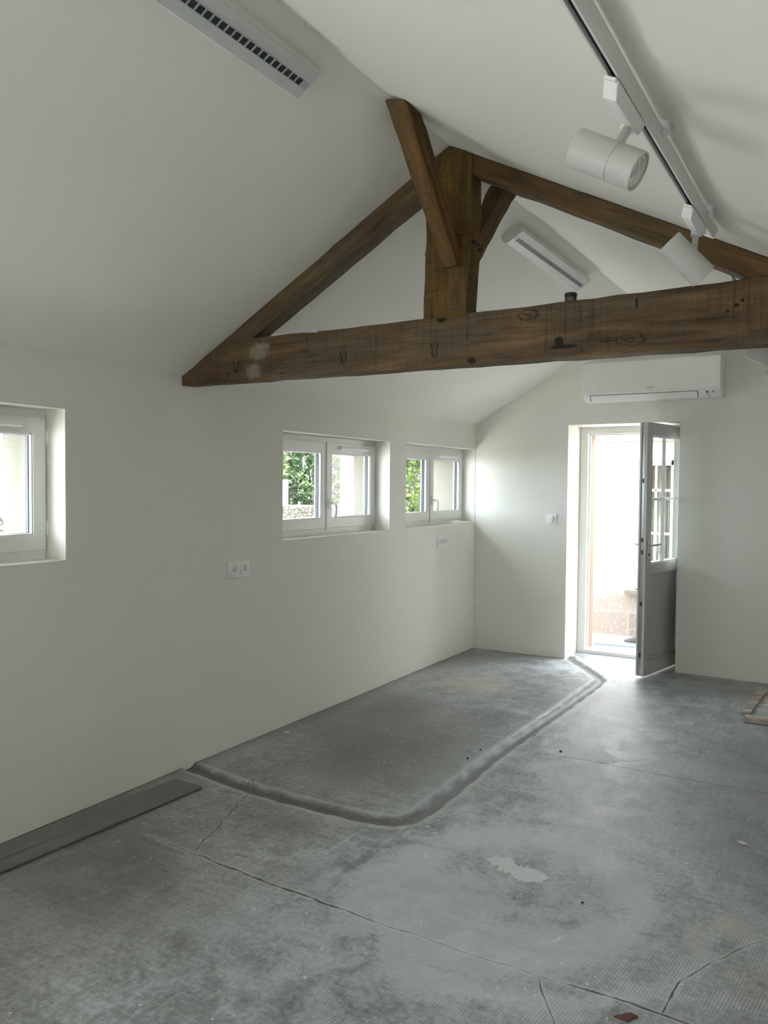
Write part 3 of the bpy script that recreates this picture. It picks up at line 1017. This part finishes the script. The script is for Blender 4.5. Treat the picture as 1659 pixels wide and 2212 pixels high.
def track(ya, yb, label, clips):
    Ms = slopeR(0)
    root = thing('lighting_track', Ms @ Vector(((A0 + A1) / 2, (ya + yb) / 2, 0)), label, 'lighting track', 'lighting tracks on the right slope')
    mb = MB()
    mb.box(A0, A1, ya, yb, OFF0, OFF0 + .006)
    mb.box(A0, A0 + .0085, ya, yb, OFF0 + .006, OFF1)
    mb.box(A1 - .0085, A1, ya, yb, OFF0 + .006, OFF1)
    obj('track_profile', mb.xf(Ms), M['lacquer'], root, bevel=.0015)
    obj('channel', MB().box(A0 + .0085, A1 - .0085, ya + .01, yb - .05, OFF0 + .006, OFF1 - .012).xf(Ms), M['track_dark'], root)
    g = MB()
    for a in (A0 + .010, A1 - .012):
        g.box(a, a + .002, ya + .01, yb - .05, OFF1 - .012, OFF1 - .006)
    obj('conductor', g.xf(Ms), M['copper'], root)
    obj('end_cap', MB().box(A0 - .001, A1 + .001, yb - .022, yb + .004, OFF0 - .001, OFF1 + .001).xf(Ms), M['white'], root, bevel=.002)
    obj('live_end', MB().box(A0 + .009, A1 - .009, yb - .075, yb - .02, OFF1 - .03, OFF1 - .004).xf(Ms), M['white'], root, bevel=.002)
    for y in clips:
        g = MB().box(A0 + .004, A1 + .010, y - .022, y + .022, 0.0, OFF0 + .001)
        g.box(A1 + .0015, A1 + .010, y - .016, y - .004, 0, OFF0 + .012)
        g.box(A1 + .0015, A1 + .010, y + .004, y + .016, 0, OFF0 + .012)
        obj('mounting_clip', g.xf(Ms), M['white'], root, bevel=.002)
    return root


track(0.3, 2.935, 'white lighting track running above the camera to the truss', (1.1, 2.06, 2.74))
track(3.42, 5.90, 'white lighting track beyond the truss, mostly hidden by the beams', (3.7, 4.6, 5.5))


def spotlight(ya, yb, ystem, centre, direction, label, lens_ring=True):
    Ms = slopeR(0)
    C_ = Vector(centre)
    dv_ = Vector(direction).normalized()
    root = thing('spotlight', Ms @ Vector(((A0 + A1) / 2, ystem, OFF1)), label, 'spotlight', 'track spotlights')
    am = (A0 + A1) / 2
    poly = [(ya, OFF1 + .0022), (ya, OFF1 + .010), (ya + .03, OFF1 + .033), (yb - .012, OFF1 + .033), (yb, OFF1 + .016), (yb, OFF1 + .0022)]
    ad = obj('track_adapter', MB().prism(poly, am - .017, am + .017, 'x').xf(Ms), M['white'], root, bevel=.003)
    obj('adapter_latch', MB().box(am - .014, am + .014, ya - .014, ya + .004, OFF1 + .0022, OFF1 + .009).xf(Ms), M['white'], ad, bevel=.002)
    top = Ms @ Vector((am, ystem, OFF1 + .030))
    R, Lb = .0425, .161
    pb = C_ + (top - C_).normalized() * R * .80
    u = (top - C_)
    foot = C_ + (u - dv_ * u.dot(dv_)).normalized() * (R - .004)
    obj('stem', MB().tube([top + (top - foot) * .05, top, foot], [.014, .0105, .0105], 20), M['spot'], root, smooth=True)
    obj('swivel', MB().lathe([(0, .016), (.010, .016), (.012, .013)], top, (foot - top), 24), M['white'], root, smooth=True)
    b0 = C_ - dv_ * Lb / 2
    prof = [(0, 0), (0, R - .006), (.0015, R - .002), (.004, R), (Lb * .62, R), (Lb * .622, R - .0012), (Lb * .628, R - .0012), (Lb * .63, R), (Lb - .002, R), (Lb, R - .0015), (Lb, R - .005), (Lb - .004, R - .006), (Lb - .006, R - .007), (Lb - .03, R - .008), (Lb - .03, 0)]
    body = obj('lamp_body', MB().lathe(prof, b0, dv_, 56), M['spot'], root, smooth=True)
    obj('trim_ring', MB().lathe([(Lb - .010, R - .0085), (Lb - .003, R - .009), (Lb - .003, R - .014), (Lb - .012, R - .015), (Lb - .012, R - .0085)], b0, dv_, 48), M['lacquer'], body, smooth=True)
    obj('lens', MB().lathe([(Lb - .020, 0), (Lb - .020, R - .016), (Lb - .014, R - .016), (Lb - .010, R - .026), (Lb - .009, 0)], b0, dv_, 48), M['lens'], body, smooth=True)
    return root


spotlight(1.70, 1.935, 1.885, (2.673, 1.796, 2.302), (.868, .03, -.486), 'larger white cylindrical spotlight on the track, nearest the camera')
spotlight(2.575, 2.81, 2.775, (2.672, 2.746, 2.314), (.626, .342, -.70), 'white cylindrical spotlight hanging in front of the right truss rafter')
spotlight(4.28, 4.51, 4.44, (2.745, 4.435, 2.235), (.868, .10, -.486), 'white spotlight peeping below the beam at the right edge')
spotlight(5.35, 5.58, 5.51, (2.735, 5.50, 2.262), (.80, .10, -.59), 'lower white spotlight farther back at the right edge')

# ------------------------------------------------------------------ air conditioner
ac = thing('air_conditioner', (1.65, D, 2.30), 'white wall-mounted air conditioner above the door', 'air conditioner')
X0, X1 = 1.10, 2.205


def pd(d_, z):
    return (D - d_, z)


prof = [pd(0, 2.302), pd(.150, 2.300), pd(.168, 2.303), pd(.214, 2.352), pd(.220, 2.366), pd(.220, 2.606), pd(.214, 2.622), pd(.198, 2.632), pd(0, 2.636)]
obj('casing', MB().prism(prof, X0, X1, 'x'), M['ac'], ac, bevel=.004)
obj('front_panel', MB().box(X0 + .003, X1 - .003, D - .2235, D - .215, 2.368, 2.618), M['ac'], ac, bevel=.003)
# the flap lies on the slanted lower face
e = Vector((0, -.214 + .168, 2.352 - 2.303))
e.normalize()
nf = Vector((0, -e.z, e.y)) if e.y > 0 else Vector((0, -abs(e.z), -abs(e.y)))
MF = Matrix((Vector((1, 0, 0)), e, nf)).transposed().to_4x4()
MF.translation = Vector((0, D - .168, 2.303))
gap = obj('flap_gap', MB().box(1.158, 2.036, .001, .064, -.002, .0012).xf(MF), M['black'], ac)
obj('air_flap', MB().box(1.164, 2.030, -.004, .060, 0, .0032).xf(MF), M['ac'], ac, bevel=.0015)


def text(name, body, size, mat, parent, Mw, extrude=.0004):
    cu = bpy.data.curves.new(name, 'FONT')
    cu.body = body
    cu.size = size
    cu.align_x = 'CENTER'
    cu.align_y = 'CENTER'
    cu.extrude = extrude
    cu.shear = 0.2
    cu.materials.append(mat)
    tmp = bpy.data.objects.new(name, cu)
    COL.objects.link(tmp)
    bpy.context.view_layer.update()
    me = bpy.data.meshes.new_from_object(tmp.evaluated_get(bpy.context.evaluated_depsgraph_get()))
    bpy.data.objects.remove(tmp)
    o = bpy.data.objects.new(name, me)
    COL.objects.link(o)
    o.parent = parent
    o.matrix_basis = WM(parent).inverted() @ Mw
    return o


MT = Matrix((Vector((1, 0, 0)), Vector((0, 0, 1)), Vector((0, -1, 0)))).transposed().to_4x4()
MT.translation = Vector((1.665, D - .2240, 2.392))
text('brand_logo', 'DAIKIN', .017, M['grey_ink'], ac, MT)
for i, (x, r) in enumerate(((2.105, .011), (2.150, .013))):
    obj('status_light', MB().lathe([(0, r), (.002, r * .9), (.002, 0)], MF @ Vector((x, .048, .0)), nf, 20), M['grey_ink' if i == 0 else 'louvre_metal'], ac)
g = MB()
for dx, dy in ((0, 0), (.012, .004), (.002, -.012), (.013, -.010)):
    g.box(2.100 + dx, 2.106 + dx, .024 + dy, .031 + dy, 0, .0012)
g.box(2.110, 2.132, .004, .007, 0, .0012)
obj('printed_symbols', g.xf(MF), M['grey_ink'], ac)


# ------------------------------------------------------------------ sockets and dimmer
def socket(y0, y1, z0, z1, label):
    ym = (y0 + y1) / 2
    root = thing('power_socket', (0, ym, z0), label, 'power socket', 'double power sockets on the left wall')
    obj('cover_plate', MB().box(0, .009, y0, y1, z0, z1), M['white'], root, bevel=.002)
    zc = (z0 + z1) / 2
    for s_ in (-1, 1):
        yc = ym + s_ * .043
        ins = obj('socket_insert', MB().lathe([(0, .036), (.006, .036), (.007, .034), (.007, .0295), (.0005, .0285), (.0005, 0)], (.009, yc, zc), (1, 0, 0), 40), M['white'], root, smooth=True)
        for dy in (-.0105, .0105):
            obj('pin_hole', MB().lathe([(0, .0042), (.0006, .0042), (.0006, 0)], (.0095, yc + dy, zc - .004), (1, 0, 0), 12), M['black'], ins)
        obj('earth_pin', MB().lathe([(0, .0038), (.008, .0035), (.009, 0)], (.0095, yc, zc + .012), (1, 0, 0), 12), M['steel'], ins, smooth=True)
    return root


socket(3.561, 3.742, 1.012, 1.110, 'white double power socket low between the two nearer windows')
socket(6.264, 6.447, 1.020, 1.119, 'white double power socket under the farthest window')
sw = thing('dimmer_switch', (.762, D, 1.219), 'square white rotary dimmer switch left of the door', 'switch')
obj('cover_plate', MB().box(.712, .812, D - .009, D, 1.219, 1.317), M['white'], sw, bevel=.002)
kn = obj('dimmer_knob', MB().lathe([(0, .034), (.006, .033), (.007, .024), (.016, .022), (.018, .020), (.018, 0)], (.764, D - .009, 1.268), (0, -1, 0), 40), M['white'], sw, smooth=True)

# ------------------------------------------------------------------ small thing on the sill
rc = thing('remote_control', (-.075, 6.84, WZ0), 'slim white remote control lying on the far window sill', 'remote control')
mb = MB()
pr = [(6.66, .0), (6.66, .022), (6.70, .030), (6.80, .028), (6.92, .022), (7.00, .016), (7.03, .010), (7.03, 0)]
mb.prism([(y, WZ0 + z) for y, z in pr], -.060, -.018, 'x')
obj('remote_body', mb, M['white'], rc, bevel=.006, seg=3)
obj('battery_cover', MB().box(-.056, -.022, 6.72, 6.80, WZ0 + .0295, WZ0 + .0305), M['lacquer'], rc)

# ------------------------------------------------------------------ boards on the floor along the wall
plank_mat = simple('grey_laminate', (0.165, 0.165, 0.158), 0.45, 0.12, 14)


def board(p0, p1, wd, ht, z, label, lip):
    a, b = Vector((*p0, 0)), Vector((*p1, 0))
    d_ = b - a
    ang_ = math.atan2(d_.y, d_.x)
    L = d_.length
    mx = Matrix.Translation((a.x, a.y, z)) @ Matrix.Rotation(ang_, 4, 'Z')
    root = thing('floor_board', (a + b) / 2 + Vector((0, 0, z)), label, 'floor board', 'grey boards on the floor along the left wall', rotz=ang_)
    pr_ = [(0, 0), (-.004, ht * .6), (.003, ht), (wd - .005, ht), (wd - .005, ht * .55), (wd, ht * .5), (wd, 0)]
    mb_ = MB().prism([(p[0], p[1]) for p in pr_], 0, L, 'x')
    obj('plank', mb_.xf(mx), plank_mat, root, M_=mx.copy(), bevel=.0012)
    obj('tongue', MB().prism([(wd - .004, ht * .2), (wd + .006, ht * .25), (wd + .006, ht * .42), (wd - .004, ht * .45)], .01, L - .01, 'x').xf(mx), plank_mat, root, M_=mx.copy())
    return root


board((.185, .55), (.305, 3.02), .085, .017, .001, 'dark grey board on the floor, the outer one of the pair', True)
board((.055, .55), (.205, 3.04), .115, .006, .001, 'dark grey board on the floor, the inner one nearer the wall', True)

# ------------------------------------------------------------------ wooden panel at the right
pan_wood = wood('weathered_board', (0.44, 0.37, 0.315), 0.12, warm=.8)
pan_pale = wood('pale_board', (0.54, 0.50, 0.455), 0.12)
pr = thing('wooden_frame_panel', (2.86, 6.18, 0), 'weathered wooden frame panel lying on the floor at the right edge', 'wooden panel')


def slab(name, pts, z0, z1, mat, dz=(0, 0)):
    mb_ = MB()
    n_ = len(pts)
    mb_.prism(pts, z0, z1, 'z')
    a, b = Vector(pts[0]), Vector(pts[1])
    an = math.atan2((b - a).y, (b - a).x)
    mx = Matrix.Translation((pts[0][0], pts[0][1], z0)) @ Matrix.Rotation(an, 4, 'Z')
    return obj(name, mb_, mat, pr, M_=mx, bevel=.003)


slab('inner_panel', [(2.57, 5.87), (3.18, 5.84), (3.19, 6.58), (2.60, 6.60)], .006, .022, pan_pale)
slab('side_rail', [(2.515, 5.90), (2.575, 5.93), (2.610, 6.60), (2.545, 6.615)], .016, .040, pan_wood)
slab('side_rail', [(3.16, 5.84), (3.22, 5.83), (3.22, 6.61), (3.17, 6.61)], .002, .034, pan_wood)
fb = slab('front_rail', [(2.545, 5.805), (3.23, 5.775), (3.23, 5.850), (2.550, 5.885)], .003, .038, pan_wood)
slab('back_rail', [(2.55, 6.615), (3.22, 6.61), (3.22, 6.66), (2.55, 6.66)], .001, .030, pan_wood)
obj('nail', MB().lathe([(0, .005), (.002, .004), (.002, 0)], (2.60, 5.845, .038), (0, 0, 1), 10), M['iron'], fb)

# ------------------------------------------------------------------ crumbs on the floor
def crumb(x, y, r, mat, label, cat, group=None, flat=.7, name='mortar_crumb', seed=0):
    bm = bmesh.new()
    bmesh.ops.create_icosphere(bm, subdivisions=2, radius=r)
    rr_ = random.Random(seed + int(x * 1000))
    for v in bm.verts:
        v.co *= 1 + rr_.uniform(-.25, .25)
        v.co.z *= flat
    zmin = min(v.co.z for v in bm.verts)
    me = bpy.data.meshes.new(name)
    bm.to_mesh(me)
    bm.free()
    me.materials.append(mat)
    o = bpy.data.objects.new(name, me)
    COL.objects.link(o)
    o.location = (x, y, -zmin)
    return tag(o, label, cat, group)


crumb(1.694, 4.565, .008, M['chip'], 'dark crumb just behind the crack right of the channel', 'crumb')
crumb(1.277, 4.162, .0075, M['chip'], 'dark crumb inside the channel outline, nearest the channel corner', 'crumb')
crumb(1.275, 4.349, .005, M['chip'], 'small dark crumb inside the channel just before the crack', 'crumb')
crumb(2.314, 2.943, .005, M['chip'], 'small dark crumb right of the plaster splash', 'crumb')
crumb(1.457, 4.774, .005, M['chip'], 'small dark crumb right beside the far stretch of the channel', 'crumb')


def flake(pts, z, mat, label, cat, name):
    o = obj(name, MB().prism(pts, .0008, z, 'z'), mat)
    return tag(o, label, cat)


flake([(2.585, 2.355), (2.625, 2.352), (2.648, 2.392), (2.625, 2.398), (2.600, 2.372)], .004, M['chip_red'], 'rust-red flake on the floor at the bottom edge', 'flake', 'paint_flake')
flake([(2.745, 3.825), (2.775, 3.805), (2.790, 3.815), (2.765, 3.840)], .004, M['chip_white'], 'white plaster flake on the floor at the right', 'flake', 'plaster_flake')

# ------------------------------------------------------------------ outside: ground, house opposite, garden
GZ = -0.10
t = NT('courtyard_gravel')
c = t.coord()
f = t.noise(c, 40, 5, 0.7)
g_ = t.noise(c, 1.5, 3)
M['ground'] = t.done(t.mix(t.math('ADD', t.math('MULTIPLY', f, .6), t.math('MULTIPLY', g_, .4)), (0.46, 0.45, 0.41), (0.64, 0.62, 0.57)), 0.9, t.bump(f, .5, .01))
tag(obj('courtyard_ground', MB().box(-14, 14, -10, 22, GZ - .2, GZ), M['ground']), 'pale gravel courtyard ground outside the door and windows', 'ground', kind='structure')

t = NT('limewashed_stone')
c = t.coord()
sx = t.n('ShaderNodeSeparateXYZ')
t.put(sx.inputs[0], c)
n = t.noise(c, 3, 6, .65)
f = t.noise(c, 30, 5, .7)
low = t.math('SUBTRACT', 1.0, t.step(t.math('ADD', sx.outputs[2], t.math('MULTIPLY', t.math('SUBTRACT', n, .5), .5)), .42, .62))
vc = t.n('ShaderNodeTexBrick')
t.put(vc.inputs['Vector'], t.mapping(c, rot=(PI / 2, 0, 0)))
vc.inputs['Scale'].default_value = 1.0
vc.inputs['Brick Width'].default_value = .42
vc.inputs['Row Height'].default_value = .27
vc.inputs['Mortar Size'].default_value = .012
vc.inputs['Color1'].default_value = (.22, .185, .155, 1)
vc.inputs['Color2'].default_value = (.31, .27, .235, 1)
vc.inputs['Mortar'].default_value = (.30, .275, .245, 1)
st_c = t.mix(t.math('MULTIPLY', t.step(f, .5, .66), .5), vc.outputs['Color'], (.45, .43, .40))
M['facade'] = t.done(t.mix(low, (.84, .83, .81), st_c), .9, t.bump(f, .4, .01))

FY = 9.0
FT = 2.06
hs = thing('neighbour_house', (1.0, FY, GZ), 'white limewashed house facade across the alley outside the door', 'house')
mb = MB()
wx0, wx1, wz0, wz1 = 1.06, 2.15, .43, 1.865
mb.box(-0.3, wx0, FY, FY + .4, GZ, FT)
mb.box(wx1, 7, FY, FY + .4, GZ, FT)
mb.box(wx0, wx1, FY, FY + .4, GZ, wz0)
mb.box(wx0, wx1, FY, FY + .4, wz1, FT)
obj('facade_wall', mb, M['facade'], hs)
obj('wall_coping', MB().box(-0.33, 7, FY - .04, FY + .44, FT, FT + .03), M['render'], hs, bevel=.006)
obj('window_sill', MB().box(wx0 - .09, wx1 + .09, FY - .07, FY + .2, wz0 - .05, wz0), M['render'], hs, bevel=.006)
g = MB()
cy = FY + .20
for (a, b, c_, d_) in ((wx0, wx0 + .05, wz0, wz1), (wx1 - .05, wx1, wz0, wz1), (1.39, 1.47, wz0, wz1), (wx0, wx1, wz1 - .06, wz1), (wx0, wx1, wz0, wz0 + .07)):
    g.box(a, b, cy - .03, cy + .03, c_, d_)
nwf = obj('window_frame', g, M['pvc'], hs, bevel=.004)
g = MB()
for zz in (1.05, 1.53):
    g.box(wx0 + .05, wx1 - .05, cy - .015, cy + .015, zz - .014, zz + .014)
g.box(1.22, 1.24, cy - .015, cy + .015, wz0 + .07, wz1 - .06)
obj('glazing_bar', g, M['pvc'], nwf, bevel=.003)
obj('glass_pane', MB().box(wx0 + .05, wx1 - .05, cy - .004, cy, wz0 + .07, wz1 - .06), M['glass'], nwf)
g = MB()
N = 120
pts = [(wx0 + (wx1 - wx0) * i / N, cy + .10 + .025 * math.sin(i * 1.1) + .01 * math.sin(i * .37)) for i in range(N + 1)]
outl = pts + [(x, y + .004) for x, y in reversed(pts)]
vs = [(x, y, wz0) for x, y in pts] + [(x, y, wz1) for x, y in pts]
g.add(vs, [(i, i + 1, N + 2 + i, N + 1 + i) for i in range(N)])
obj('curtain', g, simple('linen_curtain', (.34, .325, .285), .9, .12, 6), hs, smooth=True, angle=80)
obj('room_behind', MB().box(wx0 - .3, wx1 + .3, FY + .401, FY + .44, wz0 - .3, wz1 + .3), M['grey_ink'], hs)

mat_m = simple('blue_grey_mat', (.22, .33, .46), .8, .1, 60)
tag(obj('doormat', MB().prism([(.79, 8.36), (1.22, 8.40), (1.20, 8.80), (.80, 8.74)], GZ + .001, GZ + .018, 'z'), mat_m, bevel=.004), 'pale blue-grey mat on the ground outside the door', 'mat')


def shoe(x, y, z):
    root = thing('shoe', (x, y, z), 'dark grey knitted shoe with pale sole on the outdoor mat', 'shoe')
    # outline of the sole, toe towards -x
    def outline(s):
        hw = .045 * (math.sin(PI * min(1, max(0, s)) ** .62) ** .6) if 0 < s < 1 else 0.004
        return hw
    n, k = 18, 14
    vs, fs = [], []
    for i in range(n + 1):
        s = i / n
        hw = outline(s) + .004
        h = .030 + .050 * min(1, s / .45) ** 1.1 + (.030 * max(0, (s - .5)) * 2)
        if s < .03:
            h = .022
        for j in range(k + 1):
            a = PI * j / k
            vs.append((x + .29 * s, y - hw * math.cos(a), z + .018 + h * math.sin(a) ** .7))
    for i in range(n):
        for j in range(k):
            p = i * (k + 1) + j
            fs.append((p, p + 1, p + k + 2, p + k + 1))
    up_ = MB().add(vs, fs + [tuple(range(k + 1)), tuple(range(n * (k + 1), (n + 1) * (k + 1)))[::-1]])
    obj('upper', up_, simple('grey_knit', (.085, .082, .085), .9, .35, 160, bump=.4), root, smooth=True, angle=70)
    ss = [i / 24 for i in range(25)]
    po = [(x - .006 + .302 * s, y - outline(s) - .007) for s in ss] + [(x - .006 + .302 * s, y + outline(s) + .007) for s in reversed(ss)]
    obj('sole', MB().prism(po, z, z + .022, 'z'), M['white'], root, bevel=.004)


shoe(1.085, 8.49, GZ + .018)

# garden beyond the left wall
t = NT('rubble_stone')
c = t.coord()
ws_ = t.mapping(c, (1, 1, 1.6))
v = t.vor(ws_, 11, 'DISTANCE_TO_EDGE')
vc_ = t.noise(ws_, 8, 2)
n = t.noise(c, 14, 6, .7)
col = t.mix(n, (.07, .055, .04), (.22, .18, .13))
col = t.mix(t.step(vc_, .4, .6), t.mix(.5, col, (.06, .05, .04)), col)
col = t.mix(t.step(v, .02, .07), (.03, .025, .018), col)
M['rubble'] = t.done(col, .95, t.bump(t.step(v, 0, .12), .8, .04))
gw = MB()
r_ = random.Random(3)
yy = 4.0
tops = []
while yy < 16:
    tops.append((yy, 1.26 + r_.uniform(-.02, .03)))
    yy += .25
gw.prism([(4.0, GZ)] + tops + [(16, GZ)], -3.6, -3.2, 'x')
tag(obj('garden_wall', gw, M['rubble'], bevel=.02), 'low rubble stone wall seen through the middle window', 'garden wall')
tag(obj('fence_post', MB().box(-3.72, -3.66, 8.84, 8.90, GZ, 1.62), M['pvc'], bevel=.01), 'white post by the stone wall in the middle window', 'post')

leafm = []
for nm, dk_, lt in (('leaf_fresh', (.020, .045, .008), (.17, .24, .04)), ('leaf_deep', (.016, .036, .012), (.11, .18, .055))):
    t = NT(nm)
    geo = t.n('ShaderNodeNewGeometry')
    col = t.mix(geo.outputs['Random Per Island'], dk_, lt)
    leafm.append(t.done(col, .45, None, Specular_IOR_Level=.4, Transmission_Weight=0.0, Subsurface_Weight=0.0))
bark = simple('bark', (.08, .06, .04), .95, .3, 30, bump=.5)


def shrub(cx, cy, zc, rx, ry, rz, n, label, mat, seed, ls=.10):
    r = random.Random(seed)
    root = thing('shrub', (cx, cy, GZ), label, 'shrub', 'garden shrubs outside the windows')
    mb = MB()
    for i in range(n):
        while True:
            p = Vector((r.uniform(-1, 1), r.uniform(-1, 1), r.uniform(-1, 1)))
            l = p.length
            if .45 < l < 1.0:
                break
        k = 1 + .18 * math.sin(p.x * 9 + seed) * math.sin(p.y * 8) * math.sin(p.z * 7)
        c0 = Vector((cx + p.x * rx * k, cy + p.y * ry * k, max(GZ + .05, zc + p.z * rz * k)))
        base_d = (p + Vector((r.uniform(-.5, .5), r.uniform(-.5, .5), r.uniform(-.1, .8)))).normalized()
        for q in range(4):
            d_ = (base_d + Vector((r.uniform(-.9, .9), r.uniform(-.9, .9), r.uniform(-.6, .5)))).normalized()
            side = d_.cross(Vector((r.uniform(-1, 1), r.uniform(-1, 1), r.uniform(.2, 1)))).normalized()
            nn = d_.cross(side)
            L = ls * r.uniform(.7, 1.3)
            w_ = L * .17
            a = c0
            vs_ = [a, a + d_ * L * .45 + side * w_ + nn * L * .06, a + d_ * L, a + d_ * L * .45 - side * w_ + nn * L * .06, a + d_ * L * .5]
            mb.add(vs_, [(0, 1, 4), (1, 2, 4), (4, 2, 3), (0, 4, 3)])
    o = obj('foliage', mb, mat, root)
    st_ = MB()
    for i in range(5):
        a = 2 * PI * i / 5
        st_.tube([(cx + .05 * math.cos(a), cy + .05 * math.sin(a), GZ), (cx + .3 * rx * math.cos(a), cy + .3 * ry * math.sin(a), zc), (cx + .55 * rx * math.cos(a), cy + .55 * ry * math.sin(a), zc + .5 * rz)], [.03, .02, .008], 7)
    obj('stem', st_, bark, root, smooth=True)


shrub(-4.8, 8.9, 1.7, .75, 1.0, 1.25, 3000, 'pale green bush above the stone wall, left pane of the middle window', leafm[0], 11, .13)
shrub(-4.8, 11.15, 1.65, .75, 0.95, 1.2, 2800, 'bush above the stone wall, in the middle window beside the reveal', leafm[1], 12, .13)
shrub(-2.3, 10.2, 1.35, .65, 1.15, 1.25, 2600, 'leafy green bush filling the left pane of the far window', leafm[0], 13, .11)
shrub(-4.8, 14.1, 1.6, .85, 1.15, 1.5, 2600, 'darker bush at the back of the garden behind the far window bush', leafm[1], 14, .14)
